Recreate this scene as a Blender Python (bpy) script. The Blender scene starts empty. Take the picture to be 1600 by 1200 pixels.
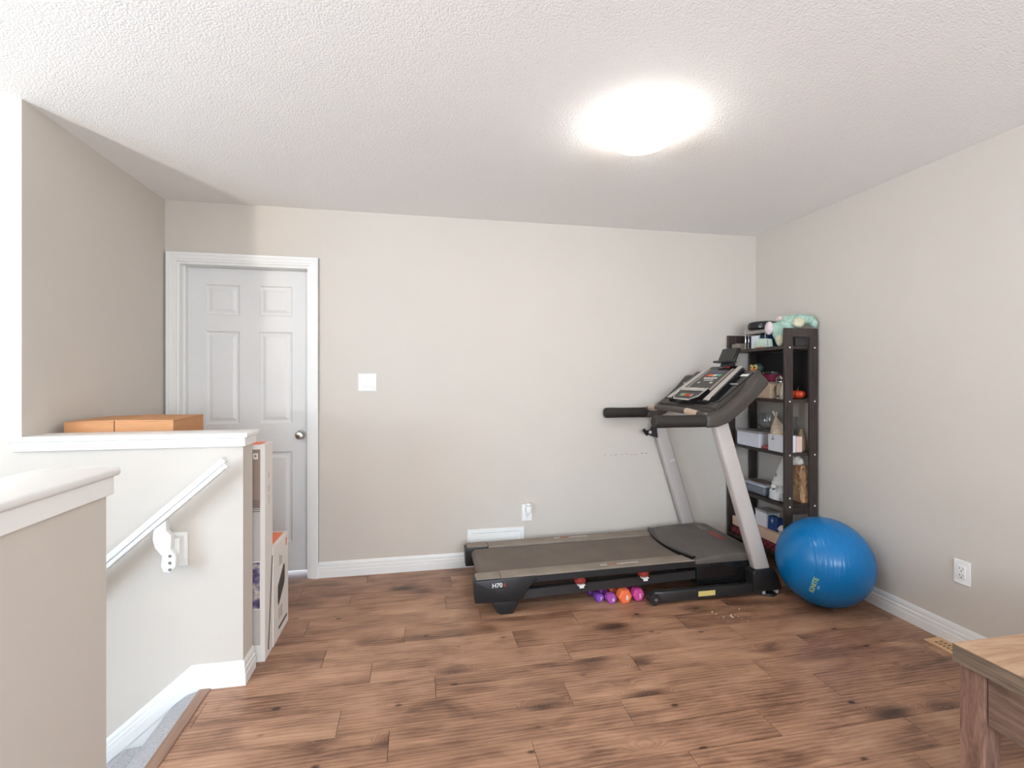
import bpy, bmesh, math, random
from mathutils import Vector, Matrix
R = math.radians
random.seed(7)
scn = bpy.context.scene
COL = scn.collection

# ------------------------------------------------------------------ camera, world, lights, exposure
cam_d = bpy.data.cameras.new('camera')
cam_d.sensor_width = 36.0
cam_d.lens = 756.0 / 1600.0 * 36.0
cam_d.shift_y = -9.0 / 1600.0
cam_d.clip_start = 0.05
cam = bpy.data.objects.new('camera', cam_d)
COL.objects.link(cam)
cam.location = (0, 0, 1.321)
cam.rotation_euler = (R(90), 0, R(-10.93))
scn.camera = cam

world = bpy.data.worlds.new('world')
scn.world = world
world.use_nodes = True
bg = world.node_tree.nodes['Background']
bg.inputs[0].default_value = (0.62, 0.80, 1.0, 1)
bg.inputs[1].default_value = 2.2

def area(name, loc, rot, sx, sy, power, color):
    l = bpy.data.lights.new(name, 'AREA')
    l.shape = 'RECTANGLE'; l.size = sx; l.size_y = sy
    l.energy = power; l.color = color
    o = bpy.data.objects.new(name, l)
    COL.objects.link(o)
    o.location = loc; o.rotation_euler = rot
    return o
# daylight entering through the two windows behind / beside the camera (each sits in a real window opening below)
area('daylight_front_window', (0.95, -2.66, 1.40), (R(90), 0, 0), 2.3, 1.35, 84, (0.80, 0.90, 1.0))
area('daylight_foyer_window', (-3.46, -0.35, 1.40), (R(90), 0, R(-90)), 1.9, 1.5, 58, (0.44, 0.70, 1.0))
LAMP_STRENGTH = 16.0
UPLIGHT_STRENGTH = 780.0

scn.view_settings.view_transform = 'Standard'
scn.view_settings.look = 'None'
scn.view_settings.gamma = 1.0
scn.view_settings.use_curve_mapping = False
scn.view_settings.exposure = 0.63
scn.cycles.max_bounces = 10
scn.cycles.diffuse_bounces = 6

# ------------------------------------------------------------------ materials
MATS = {}
def srgb(r, g, b):
    f = lambda c: (c/255)/12.92 if c/255 <= 0.04045 else (((c/255)+0.055)/1.055)**2.4
    return (f(r), f(g), f(b), 1)
def mat(name, col, rough=0.5, metal=0.0, noise=0.0, nscale=8.0, bump=0.0, bscale=60.0, bdist=0.002, spec=0.5, emit=None, estr=0.0,
        trans=0.0, ior=1.45, coat=0.0, stretch=None):
    if name in MATS: return MATS[name]
    m = bpy.data.materials.new(name); m.use_nodes = True
    nt = m.node_tree; N = nt.nodes; L = nt.links
    p = N['Principled BSDF']
    p.inputs['Base Color'].default_value = col
    p.inputs['Roughness'].default_value = rough
    p.inputs['Metallic'].default_value = metal
    p.inputs['Specular IOR Level'].default_value = spec
    p.inputs['IOR'].default_value = ior
    p.inputs['Transmission Weight'].default_value = trans
    p.inputs['Coat Weight'].default_value = coat
    if emit:
        p.inputs['Emission Color'].default_value = emit
        p.inputs['Emission Strength'].default_value = estr
    tc = N.new('ShaderNodeTexCoord')
    vec = tc.outputs['Object']
    if stretch:
        mp = N.new('ShaderNodeMapping'); mp.inputs['Scale'].default_value = stretch
        L.new(vec, mp.inputs[0]); vec = mp.outputs[0]
    if noise > 0:
        n = N.new('ShaderNodeTexNoise'); n.inputs['Scale'].default_value = nscale; n.inputs['Detail'].default_value = 5
        L.new(vec, n.inputs['Vector'])
        mr = N.new('ShaderNodeMapRange')
        mr.inputs['From Min'].default_value = 0.3; mr.inputs['From Max'].default_value = 0.7
        mr.inputs['To Min'].default_value = 1 - noise; mr.inputs['To Max'].default_value = 1 + noise
        L.new(n.outputs['Fac'], mr.inputs['Value'])
        mx = N.new('ShaderNodeVectorMath'); mx.operation = 'SCALE'
        mx.inputs[0].default_value = col[:3]
        L.new(mr.outputs[0], mx.inputs['Scale'])
        L.new(mx.outputs[0], p.inputs['Base Color'])
    if bump > 0:
        n2 = N.new('ShaderNodeTexNoise'); n2.inputs['Scale'].default_value = bscale; n2.inputs['Detail'].default_value = 4
        L.new(vec, n2.inputs['Vector'])
        b = N.new('ShaderNodeBump'); b.inputs['Strength'].default_value = bump; b.inputs['Distance'].default_value = bdist
        L.new(n2.outputs['Fac'], b.inputs['Height'])
        L.new(b.outputs[0], p.inputs['Normal'])
    MATS[name] = m
    return m

M_WALL = mat('wall_paint', srgb(204, 196, 186), 0.75, noise=0.012, nscale=3, bump=0.12, bscale=220, bdist=0.001)
M_WHITE_WALL = M_WALL
M_TRIM = mat('white_trim', srgb(232, 231, 228), 0.38, noise=0.01)
M_DOOR = mat('door_paint', srgb(222, 221, 219), 0.42, noise=0.01, bump=0.06, bscale=90)
M_NICKEL = mat('brushed_nickel', (0.55, 0.53, 0.50, 1), 0.28, metal=1.0)
M_PLASTIC = mat('white_plastic', srgb(240, 239, 236), 0.35)
M_DARKHOLE = mat('dark_slot', (0.02, 0.02, 0.02, 1), 0.7)

def ceiling_material():
    m = bpy.data.materials.new('popcorn_ceiling'); m.use_nodes = True
    nt = m.node_tree; N = nt.nodes; L = nt.links
    p = N['Principled BSDF']; p.inputs['Roughness'].default_value = 0.9
    p.inputs['Base Color'].default_value = srgb(240, 239, 237)
    p.inputs['Specular IOR Level'].default_value = 0.2
    tc = N.new('ShaderNodeTexCoord')
    v = N.new('ShaderNodeTexVoronoi'); v.inputs['Scale'].default_value = 130
    n = N.new('ShaderNodeTexNoise'); n.inputs['Scale'].default_value = 210; n.inputs['Detail'].default_value = 3
    L.new(tc.outputs['Object'], v.inputs['Vector']); L.new(tc.outputs['Object'], n.inputs['Vector'])
    inv = N.new('ShaderNodeMath'); inv.operation = 'SUBTRACT'; inv.inputs[0].default_value = 1.0
    L.new(v.outputs['Distance'], inv.inputs[1])
    ad = N.new('ShaderNodeMath'); ad.operation = 'MULTIPLY_ADD'; ad.inputs[1].default_value = 0.8
    L.new(n.outputs['Fac'], ad.inputs[0]); L.new(inv.outputs[0], ad.inputs[2])
    b = N.new('ShaderNodeBump'); b.inputs['Strength'].default_value = 0.45; b.inputs['Distance'].default_value = 0.0035
    L.new(ad.outputs[0], b.inputs['Height']); L.new(b.outputs[0], p.inputs['Normal'])
    return m
M_CEIL = ceiling_material()

def wood_material(name, dark, mid, light, rough, sx=0.55, sy=7.0, axis='X', rnd=True, knots=True, contrast=1.0, var=0.28):
    m = bpy.data.materials.new(name); m.use_nodes = True
    nt = m.node_tree; N = nt.nodes; L = nt.links
    p = N['Principled BSDF']
    tc = N.new('ShaderNodeTexCoord'); oi = N.new('ShaderNodeObjectInfo')
    vec = tc.outputs['Object']
    if rnd:
        sc = N.new('ShaderNodeVectorMath'); sc.operation = 'SCALE'; sc.inputs[0].default_value = (37.3, 91.7, 53.1)
        L.new(oi.outputs['Random'], sc.inputs['Scale'])
        ad = N.new('ShaderNodeVectorMath'); ad.operation = 'ADD'
        L.new(vec, ad.inputs[0]); L.new(sc.outputs[0], ad.inputs[1]); vec = ad.outputs[0]
    def mapped(scale):
        mp = N.new('ShaderNodeMapping')
        a, b_, c_ = scale
        mp.inputs['Scale'].default_value = {'X': (a, b_, c_), 'Y': (b_, a, c_), 'Z': (b_, c_, a)}[axis]
        L.new(vec, mp.inputs[0]); return mp.outputs[0]
    # broad figure
    n1 = N.new('ShaderNodeTexNoise'); n1.inputs['Scale'].default_value = 3.0; n1.inputs['Detail'].default_value = 7
    n1.inputs['Roughness'].default_value = 0.62; n1.inputs['Distortion'].default_value = 0.9
    L.new(mapped((sx, sy, sy)), n1.inputs['Vector'])
    # fine fibres
    n2 = N.new('ShaderNodeTexNoise'); n2.inputs['Scale'].default_value = 14.0; n2.inputs['Detail'].default_value = 4
    L.new(mapped((sx * 1.4, sy * 1.9, sy * 1.9)), n2.inputs['Vector'])
    mixf = N.new('ShaderNodeMath'); mixf.operation = 'MULTIPLY_ADD'; mixf.inputs[1].default_value = 0.30
    L.new(n2.outputs['Fac'], mixf.inputs[0]); L.new(n1.outputs['Fac'], mixf.inputs[2])
    fac = mixf.outputs[0]
    if rnd:
        rr = N.new('ShaderNodeMath'); rr.operation = 'MULTIPLY_ADD'; rr.inputs[1].default_value = var; rr.inputs[2].default_value = -var / 2
        L.new(oi.outputs['Random'], rr.inputs[0])
        a2 = N.new('ShaderNodeMath'); a2.operation = 'ADD'
        L.new(fac, a2.inputs[0]); L.new(rr.outputs[0], a2.inputs[1]); fac = a2.outputs[0]
    if knots:
        v = N.new('ShaderNodeTexVoronoi'); v.inputs['Scale'].default_value = 1.0
        L.new(mapped((2.6, 7.0, 7.0)), v.inputs['Vector'])
        kr = N.new('ShaderNodeMapRange'); kr.inputs['From Min'].default_value = 0.03; kr.inputs['From Max'].default_value = 0.30
        kr.inputs['To Min'].default_value = 0.34; kr.inputs['To Max'].default_value = 0.0
        L.new(v.outputs['Distance'], kr.inputs['Value'])
        gt = N.new('ShaderNodeSeparateColor'); L.new(v.outputs['Color'], gt.inputs[0])
        th = N.new('ShaderNodeMath'); th.operation = 'GREATER_THAN'; th.inputs[1].default_value = 0.66
        L.new(gt.outputs[0], th.inputs[0])
        km = N.new('ShaderNodeMath'); km.operation = 'MULTIPLY'; L.new(kr.outputs[0], km.inputs[0]); L.new(th.outputs[0], km.inputs[1])
        sb = N.new('ShaderNodeMath'); sb.operation = 'SUBTRACT'; L.new(fac, sb.inputs[0]); L.new(km.outputs[0], sb.inputs[1]); fac = sb.outputs[0]
    cr = N.new('ShaderNodeValToRGB')
    e = cr.color_ramp.elements
    h = 0.20 / contrast
    e[0].position = 0.65 - h * 1.35; e[0].color = dark
    e[1].position = 0.65 + h; e[1].color = light
    k = cr.color_ramp.elements.new(0.65 - h * 0.12); k.color = mid
    L.new(fac, cr.inputs[0]); L.new(cr.outputs[0], p.inputs['Base Color'])
    p.inputs['Roughness'].default_value = rough
    b = N.new('ShaderNodeBump'); b.inputs['Strength'].default_value = 0.12; b.inputs['Distance'].default_value = 0.001
    L.new(n2.outputs['Fac'], b.inputs['Height']); L.new(b.outputs[0], p.inputs['Normal'])
    return m
def plank_material():
    m = bpy.data.materials.new('vinyl_plank'); m.use_nodes = True
    nt = m.node_tree; N = nt.nodes; L = nt.links
    p = N['Principled BSDF']; p.inputs['Roughness'].default_value = 0.40
    tc = N.new('ShaderNodeTexCoord'); oi = N.new('ShaderNodeObjectInfo')
    sc = N.new('ShaderNodeVectorMath'); sc.operation = 'SCALE'; sc.inputs[0].default_value = (37.3, 91.7, 53.1)
    L.new(oi.outputs['Random'], sc.inputs['Scale'])
    ad = N.new('ShaderNodeVectorMath'); ad.operation = 'ADD'
    L.new(tc.outputs['Object'], ad.inputs[0]); L.new(sc.outputs[0], ad.inputs[1]); base = ad.outputs[0]
    def mp(v, s_):
        k = N.new('ShaderNodeMapping'); k.inputs['Scale'].default_value = s_; L.new(v, k.inputs[0]); return k.outputs[0]
    def noise(v, sc_, det, rough=.5, dist=0.0):
        n = N.new('ShaderNodeTexNoise'); n.inputs['Scale'].default_value = sc_; n.inputs['Detail'].default_value = det
        n.inputs['Roughness'].default_value = rough; n.inputs['Distortion'].default_value = dist
        L.new(v, n.inputs['Vector']); return n.outputs['Fac']
    def mul_add(a, k, c):
        n = N.new('ShaderNodeMath'); n.operation = 'MULTIPLY_ADD'; n.inputs[1].default_value = k
        L.new(a, n.inputs[0])
        if isinstance(c, float): n.inputs[2].default_value = c
        else: L.new(c, n.inputs[2])
        return n.outputs[0]
    # knots: warp the grain round them and darken their hearts
    def knots(s_, r0, r1, thr, amt):
        v = N.new('ShaderNodeTexVoronoi'); v.inputs['Scale'].default_value = 1.0
        L.new(mp(base, s_), v.inputs['Vector'])
        kr = N.new('ShaderNodeMapRange'); kr.interpolation_type = 'SMOOTHSTEP'
        kr.inputs['From Min'].default_value = r0; kr.inputs['From Max'].default_value = r1
        kr.inputs['To Min'].default_value = amt; kr.inputs['To Max'].default_value = 0.0
        L.new(v.outputs['Distance'], kr.inputs['Value'])
        g = N.new('ShaderNodeSeparateColor'); L.new(v.outputs['Color'], g.inputs[0])
        t = N.new('ShaderNodeMath'); t.operation = 'GREATER_THAN'; t.inputs[1].default_value = thr; L.new(g.outputs[0], t.inputs[0])
        q = N.new('ShaderNodeMath'); q.operation = 'MULTIPLY'; L.new(kr.outputs[0], q.inputs[0]); L.new(t.outputs[0], q.inputs[1])
        return q.outputs[0]
    big = knots((3.0, 6.5, 1), .0, .42, .62, .26)
    small = knots((9.0, 16.0, 1), .02, .22, .85, .30)
    # cathedral grain: distorted bands running along the plank, bent by the knots
    wv = N.new('ShaderNodeTexWave'); wv.bands_direction = 'Y'; wv.inputs['Scale'].default_value = 9.0
    wv.inputs['Distortion'].default_value = 7.5; wv.inputs['Detail'].default_value = 3; wv.inputs['Detail Scale'].default_value = 0.7
    cmb = N.new('ShaderNodeCombineXYZ'); L.new(mul_add(big, 1.6, 0.0), cmb.inputs[1])
    bent = N.new('ShaderNodeVectorMath'); bent.operation = 'ADD'; L.new(mp(base, (.42, 1.9, 1)), bent.inputs[0]); L.new(cmb.outputs[0], bent.inputs[1])
    L.new(bent.outputs[0], wv.inputs['Vector'])
    streak = noise(mp(base, (1.3, 16, 1)), 3.0, 6, .62, .6)
    blotch = noise(mp(base, (1.5, 3.4, 1)), 2.2, 4, .55, .5)
    fibre = noise(mp(base, (5, 95, 1)), 4.0, 3)
    f = mul_add(streak, .42, 0.0)
    f = mul_add(blotch, .62, f)
    f = mul_add(fibre, .16, f)
    f = mul_add(wv.outputs['Fac'], .085, f)
    f = mul_add(oi.outputs['Random'], .085, f)
    f = mul_add(big, -1.0, f); f = mul_add(small, -1.0, f)
    cr = N.new('ShaderNodeValToRGB'); e = cr.color_ramp.elements
    e[0].position = .40; e[0].color = srgb(66, 44, 34)
    e[1].position = .92; e[1].color = srgb(192, 152, 122)
    k = e.new(.55); k.color = srgb(116, 82, 63)
    k = e.new(.70); k.color = srgb(160, 119, 93)
    L.new(f, cr.inputs[0]); L.new(cr.outputs[0], p.inputs['Base Color'])
    b = N.new('ShaderNodeBump'); b.inputs['Strength'].default_value = 0.10; b.inputs['Distance'].default_value = 0.001
    L.new(fibre, b.inputs['Height']); L.new(b.outputs[0], p.inputs['Normal'])
    return m
M_PLANK = plank_material()
M_NOSE = wood_material('nosing_wood', srgb(96, 70, 56), srgb(128, 97, 80), srgb(150, 118, 98), 0.45, axis='Y', knots=False)
M_OAKTOP = wood_material('oak_top', srgb(140, 108, 84), srgb(178, 142, 112), srgb(200, 166, 136), 0.5, sx=1.2, sy=9, axis='X', knots=False, rnd=False)
M_OAKEDGE = wood_material('oak_edge', srgb(72, 60, 50), srgb(112, 98, 84), srgb(140, 124, 106), 0.55, sx=1.5, sy=26, axis='Y', knots=False, rnd=False)
M_OAKLEG = wood_material('oak_leg', srgb(92, 68, 58), srgb(138, 106, 92), srgb(166, 134, 118), 0.55, sx=2.5, sy=18, axis='Z', knots=False)
M_OAKAPRON = wood_material('oak_apron', srgb(84, 66, 58), srgb(122, 98, 86), srgb(146, 120, 106), 0.55, sx=1.8, sy=20, axis='Y', knots=False)
M_ESPRESSO = wood_material('espresso_wood', srgb(38, 29, 27), srgb(52, 41, 38), srgb(66, 54, 50), 0.45, sx=1.5, sy=14, axis='Z', knots=False)

# ------------------------------------------------------------------ mesh helpers
def BM(): return bmesh.new()
def box(bm, x0, x1, y0, y1, z0, z1, bev=0.0, seg=1):
    vs = [bm.verts.new(p) for p in ((x0,y0,z0),(x1,y0,z0),(x1,y1,z0),(x0,y1,z0),(x0,y0,z1),(x1,y0,z1),(x1,y1,z1),(x0,y1,z1))]
    fs = [bm.faces.new([vs[i] for i in f]) for f in ((3,2,1,0),(4,5,6,7),(0,1,5,4),(1,2,6,5),(2,3,7,6),(3,0,4,7))]
    if bev > 0:
        es = list({e for f in fs for e in f.edges})
        bmesh.ops.bevel(bm, geom=es, offset=bev, segments=seg, affect='EDGES', profile=0.5)
    return bm
def prism(bm, poly, a0, a1, axis='Y', bev=0.0, seg=1):
    """poly: 2D points. axis Y: (x,z) extruded over y; axis Z: (x,y) over z; axis X: (y,z) over x"""
    def P(p, a):
        return {'Y': (p[0], a, p[1]), 'Z': (p[0], p[1], a), 'X': (a, p[0], p[1])}[axis]
    A = [bm.verts.new(P(p, a0)) for p in poly]; B = [bm.verts.new(P(p, a1)) for p in poly]
    fs = [bm.faces.new(A), bm.faces.new(B[::-1])]
    n = len(poly)
    for i in range(n):
        fs.append(bm.faces.new((A[(i+1) % n], A[i], B[i], B[(i+1) % n])))
    bmesh.ops.recalc_face_normals(bm, faces=fs)
    if bev > 0:
        es = list({e for f in fs for e in f.edges})
        bmesh.ops.bevel(bm, geom=es, offset=bev, segments=seg, affect='EDGES', profile=0.5)
    return bm
def lathe(bm, prof, c=(0,0,0), n=24, axis='Z'):
    rings = []
    def P(r, h, a):
        x, y = r*math.cos(a), r*math.sin(a)
        q = {'Z': (x, y, h), 'Y': (x, h, y), 'X': (h, x, y)}[axis]
        return (c[0]+q[0], c[1]+q[1], c[2]+q[2])
    fs = []
    for r, h in prof:
        if r < 1e-6: rings.append([bm.verts.new(P(0, h, 0))])
        else: rings.append([bm.verts.new(P(r, h, 2*math.pi*i/n)) for i in range(n)])
    for a, b in zip(rings, rings[1:]):
        for i in range(n):
            j = (i+1) % n
            if len(a) == 1 and len(b) == 1: continue
            if len(a) == 1: fs.append(bm.faces.new((a[0], b[i], b[j])))
            elif len(b) == 1: fs.append(bm.faces.new((a[i], b[0], a[j])))
            else: fs.append(bm.faces.new((a[i], b[i], b[j], a[j])))
    for rg in (rings[0], rings[-1]):
        if len(rg) > 1: fs.append(bm.faces.new(rg))
    bmesh.ops.recalc_face_normals(bm, faces=fs)
    return bm
def tube(bm, pts, r, n=10, sq=None, up=(0,0,1)):
    """sweep a circle (radius r or list) or a rectangle sq=(w,h) along pts"""
    pts = [Vector(p) for p in pts]; rings = []; up = Vector(up)
    for i, p in enumerate(pts):
        t = (pts[min(i+1, len(pts)-1)] - pts[max(i-1, 0)]).normalized()
        u = up if abs(t.dot(up)) < 0.95 else Vector((1, 0, 0))
        s = t.cross(u).normalized(); w = s.cross(t).normalized()
        if sq:
            a, b = sq[0]/2, sq[1]/2
            rings.append([bm.verts.new(p + s*x*a + w*y*b) for x, y in ((-1,-1),(1,-1),(1,1),(-1,1))])
        else:
            rr = r[i] if isinstance(r, (list, tuple)) else r
            rings.append([bm.verts.new(p + (s*math.cos(2*math.pi*k/n) + w*math.sin(2*math.pi*k/n))*rr) for k in range(n)])
    fs = []
    m = len(rings[0])
    for a, b in zip(rings, rings[1:]):
        for k in range(m):
            fs.append(bm.faces.new((a[k], a[(k+1) % m], b[(k+1) % m], b[k])))
    fs.append(bm.faces.new(rings[0][::-1])); fs.append(bm.faces.new(rings[-1]))
    bmesh.ops.recalc_face_normals(bm, faces=fs)
    return bm
def ellipsoid(bm, c, r, rot=None, seg=20):
    g = bmesh.ops.create_uvsphere(bm, u_segments=seg, v_segments=max(8, seg//2), radius=1.0)
    Mx = Matrix.Translation(Vector(c)) @ (rot.to_4x4() if rot else Matrix.Identity(4)) @ Matrix.Diagonal((r[0], r[1], r[2], 1))
    bmesh.ops.transform(bm, matrix=Mx, verts=g['verts'])
    return bm
def remeshed(bm, voxel):
    """union of overlapping blobs into one continuous skin"""
    me = bpy.data.meshes.new('tmp'); bm.to_mesh(me); bm.free()
    o = bpy.data.objects.new('tmp', me); COL.objects.link(o)
    md = o.modifiers.new('r', 'REMESH'); md.mode = 'VOXEL'; md.voxel_size = voxel
    ms = o.modifiers.new('s', 'SMOOTH'); ms.iterations = 3; ms.factor = 0.5
    dg = bpy.context.evaluated_depsgraph_get()
    ev = o.evaluated_get(dg)
    nb = bmesh.new(); nb.from_mesh(ev.to_mesh()); ev.to_mesh_clear()
    bpy.data.objects.remove(o); bpy.data.meshes.remove(me)
    return nb
def world_loc(o):
    v = Vector((0, 0, 0))
    while o: v += o.location; o = o.parent
    return v
def obj(name, bm, m, parent=None, label=None, cat=None, group=None, kind=None, sharp=35):
    """bm is in world coordinates; the object gets its origin at its parent's or at its own base"""
    bm.normal_update()
    for e in bm.edges:
        e.smooth = not (len(e.link_faces) == 2 and e.calc_face_angle(0) > R(sharp))
    for f in bm.faces: f.smooth = True
    if parent: off = world_loc(parent); loc = Vector((0, 0, 0))
    elif kind == 'structure': off = Vector((0, 0, 0)); loc = off
    else:
        xs = [v.co.x for v in bm.verts]; ys = [v.co.y for v in bm.verts]; zs = [v.co.z for v in bm.verts]
        off = Vector(((min(xs)+max(xs))/2, (min(ys)+max(ys))/2, min(zs))); loc = off.copy()
    bmesh.ops.translate(bm, verts=bm.verts, vec=-off)
    me = bpy.data.meshes.new(name); bm.to_mesh(me); bm.free()
    ms = m if isinstance(m, (list, tuple)) else [m]
    for k in ms: me.materials.append(k)
    o = bpy.data.objects.new(name, me); COL.objects.link(o)
    o.location = loc
    if parent: o.parent = parent
    tag(o, label, cat, group, kind)
    return o
def tag(o, label=None, cat=None, group=None, kind=None):
    if label: o['label'] = label
    if cat: o['category'] = cat
    if group: o['group'] = group
    if kind: o['kind'] = kind
    return o
def thing(name, label, cat, loc=(0,0,0), group=None, kind=None):
    o = bpy.data.objects.new(name, None); COL.objects.link(o)
    o.location = loc; o.empty_display_size = 0.05
    return tag(o, label, cat, group, kind)
def struct(name, bm, m, label, cat, parent=None):
    return obj(name, bm, m, parent, label, cat, None, 'structure')
def text_bm(body, size, origin, right, up, depth=0.0006, align='CENTER', bold=0.0):
    c = bpy.data.curves.new('t', 'FONT'); c.body = body; c.size = size; c.extrude = depth / 2
    c.align_x = align; c.align_y = 'CENTER'; c.offset = bold; c.resolution_u = 3
    o = bpy.data.objects.new('t', c); COL.objects.link(o)
    dg = bpy.context.evaluated_depsgraph_get()
    ev = o.evaluated_get(dg); bm = bmesh.new(); bm.from_mesh(ev.to_mesh()); ev.to_mesh_clear()
    bpy.data.objects.remove(o); bpy.data.curves.remove(c)
    r = Vector(right).normalized(); u = Vector(up).normalized(); n = r.cross(u)
    u = n.cross(r).normalized()
    Mx = Matrix(((r.x, u.x, n.x, origin[0]), (r.y, u.y, n.y, origin[1]), (r.z, u.z, n.z, origin[2]), (0, 0, 0, 1)))
    bmesh.ops.transform(bm, matrix=Mx, verts=bm.verts)
    return bm

# ------------------------------------------------------------------ room shell
YB, XR, XL, YS = 3.391, 2.619, -1.561, 2.275      # back wall, right wall, nook's left wall, stair-side wall faces
ZC = 2.44
DX0, DX1, DZ = -1.495, -0.705, 2.06               # door opening
XF, YF = -3.5, -2.7                               # foyer wall, wall behind the camera
ZL = -2.75                                        # lower floor

bm = BM()
box(bm, XL - 0.12, DX0, YB, YB + 0.12, 0, ZC); box(bm, DX1, XR + 0.12, YB, YB + 0.12, 0, ZC); box(bm, DX0, DX1, YB, YB + 0.12, DZ, ZC)
wall_back = struct('wall_back', bm, M_WALL, 'beige painted wall behind the treadmill', 'wall')
struct('wall_right', box(BM(), XR, XR + 0.12, YF - 0.12, YB, 0, ZC), M_WALL, 'beige painted wall beside the exercise ball', 'wall')
struct('wall_left', box(BM(), XL - 0.12, XL, YS + 0.12, YB, 0, ZC), M_WALL, 'beige painted nook wall next to the door', 'wall')
struct('wall_stair', box(BM(), XF, XL, YS, YS + 0.12, ZL, ZC), M_WALL, 'painted stairwell wall above the stairs', 'wall')
struct('ceiling', box(BM(), XF - 0.12, XR + 0.12, YF - 0.12, YB + 0.12, ZC, ZC + 0.1), M_CEIL, 'white popcorn textured ceiling', 'ceiling')
# wall behind camera with window
WX0, WX1, WZ0, WZ1 = -0.25, 2.15, 0.70, 2.10
bm = BM()
box(bm, XF - 0.12, WX0, YF - 0.12, YF, ZL, ZC); box(bm, WX1, XR, YF - 0.12, YF, ZL, ZC)
box(bm, WX0, WX1, YF - 0.12, YF, ZL, WZ0); box(bm, WX0, WX1, YF - 0.12, YF, WZ1, ZC)
struct('wall_front', bm, M_WALL, 'beige painted wall with a wide window', 'wall')
FY0, FY1, FZ0, FZ1 = -1.35, 0.65, 0.58, 2.22
bm = BM()
box(bm, XF - 0.12, XF, YF, FY0, ZL, ZC); box(bm, XF - 0.12, XF, FY1, YS + 0.12, ZL, ZC)
box(bm, XF - 0.12, XF, FY0, FY1, ZL, FZ0); box(bm, XF - 0.12, XF, FY0, FY1, FZ1, ZC)
struct('wall_foyer', bm, M_WALL, 'beige painted foyer wall with a window', 'wall')
M_PANE = mat('window_glass', (0.9, 0.95, 1, 1), 0.02, trans=1.0, ior=1.45)
def window(name, horizontal, a0, a1, z0, z1, pos, label):
    def b(bm, p0, p1, q0, q1, d0, d1):
        if horizontal: box(bm, p0, p1, pos + d0, pos + d1, q0, q1)
        else: box(bm, pos + d0, pos + d1, p0, p1, q0, q1)
    w = thing(name, label, 'window', (0, 0, 0), kind='structure')
    bm = BM(); t = 0.05
    b(bm, a0, a1, z0, z0 + t, -0.09, -0.04); b(bm, a0, a1, z1 - t, z1, -0.09, -0.04)
    b(bm, a0, a0 + t, z0 + t, z1 - t, -0.09, -0.04); b(bm, a1 - t, a1, z0 + t, z1 - t, -0.09, -0.04)
    mid = (a0 + a1) / 2
    b(bm, mid - 0.025, mid + 0.025, z0 + t, z1 - t, -0.09, -0.04)
    obj('window_frame', bm, M_TRIM, w)
    for p0, p1 in ((a0 + t, mid - 0.025), (mid + 0.025, a1 - t)):
        bm = BM(); b(bm, p0, p1, z0 + t, z1 - t, -0.07, -0.064); obj('pane', bm, M_PANE, w)
window('window_1', True, WX0, WX1, WZ0, WZ1, YF, 'white framed two-pane window')
window('window_2', False, FY0, FY1, FZ0, FZ1, XF, 'white framed foyer window')

# floor slab + planks
M_SUB = mat('subfloor', srgb(30, 21, 17), 0.9)
bm = BM()
box(bm, -0.90, XR, YF, YS + 0.12, -0.2, -0.008); box(bm, XL, XR, YS + 0.12, YB + 0.5, -0.2, -0.008)
floor = struct('floor', bm, M_SUB, 'brown wood-look plank floor', 'floor')
PW, PL = 0.1524, 0.9175
Y0 = 2.174
known = {0: -0.21, 1: -0.438, 2: -0.07, 3: -0.578, 4: 0.157, 5: -0.398, -1: 0.071, -2: -0.301, -3: -0.107, -4: 0.404, -5: 0.02, 6: 0.21, 7: -0.33}
G = 0.0009
for k in range(int((YF - Y0) / PW) - 1, int((YB - Y0) / PW) + 2):
    ya, yb = max(Y0 + k*PW, YF), min(Y0 + (k+1)*PW, YB + 0.14)
    if yb - ya < 0.01: continue
    off = known.get(k, random.uniform(-0.4, 0.5))
    xa = XL if ya >= YS + 0.11 else -0.868
    j = off - math.ceil((off - xa) / PL) * PL
    while j < XR:
        a, b = max(j, xa), min(j + PL, XR)
        if b - a > 0.01:
            obj('plank', box(BM(), a + G, b - G, ya + G, yb - G, -0.008, 0.0), M_PLANK, floor)
        j += PL

# half walls with caps
M_CAP = mat('cap_paint', srgb(236, 234, 230), 0.4)
hw = struct('wall_stair_half', box(BM(), XL, -0.745, YS, YS + 0.12, ZL, 1.03), M_WALL, 'waist-high half wall carrying the stair handrail', 'half wall')
bm = BM()
prism(bm, [(-1.60, 2.250), (-0.722, 2.250), (-0.722, 2.420), (XL, 2.420), (XL, YS), (-1.60, YS)], 1.066, 1.086, 'Z', 0.004, 2)
obj('cap', bm, M_CAP, hw)
bm = BM()
prism(bm, [(-1.585, 2.261), (-0.733, 2.261), (-0.733, 2.409), (XL, 2.409), (XL, 2.395), (-0.745, 2.395), (-0.745, YS), (-1.585, YS)], 1.028, 1.066, 'Z', 0.002, 1)
obj('cap_trim', bm, M_CAP, hw)
hn = struct('wall_landing_half', box(BM(), -0.945, -0.80, YF, 1.44, ZL, 1.02), M_WALL, 'beige half wall at the top of the stairs', 'half wall')
obj('cap', prism(BM(), [(-0.972, YF), (-0.778, YF), (-0.778, 1.466), (-0.972, 1.466)], 1.064, 1.086, 'Z', 0.007, 3), M_CAP, hn)
obj('cap_trim', box(BM(), -0.957, -0.788, YF, 1.452, 1.016, 1.064, 0.002), M_CAP, hn)

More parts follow.
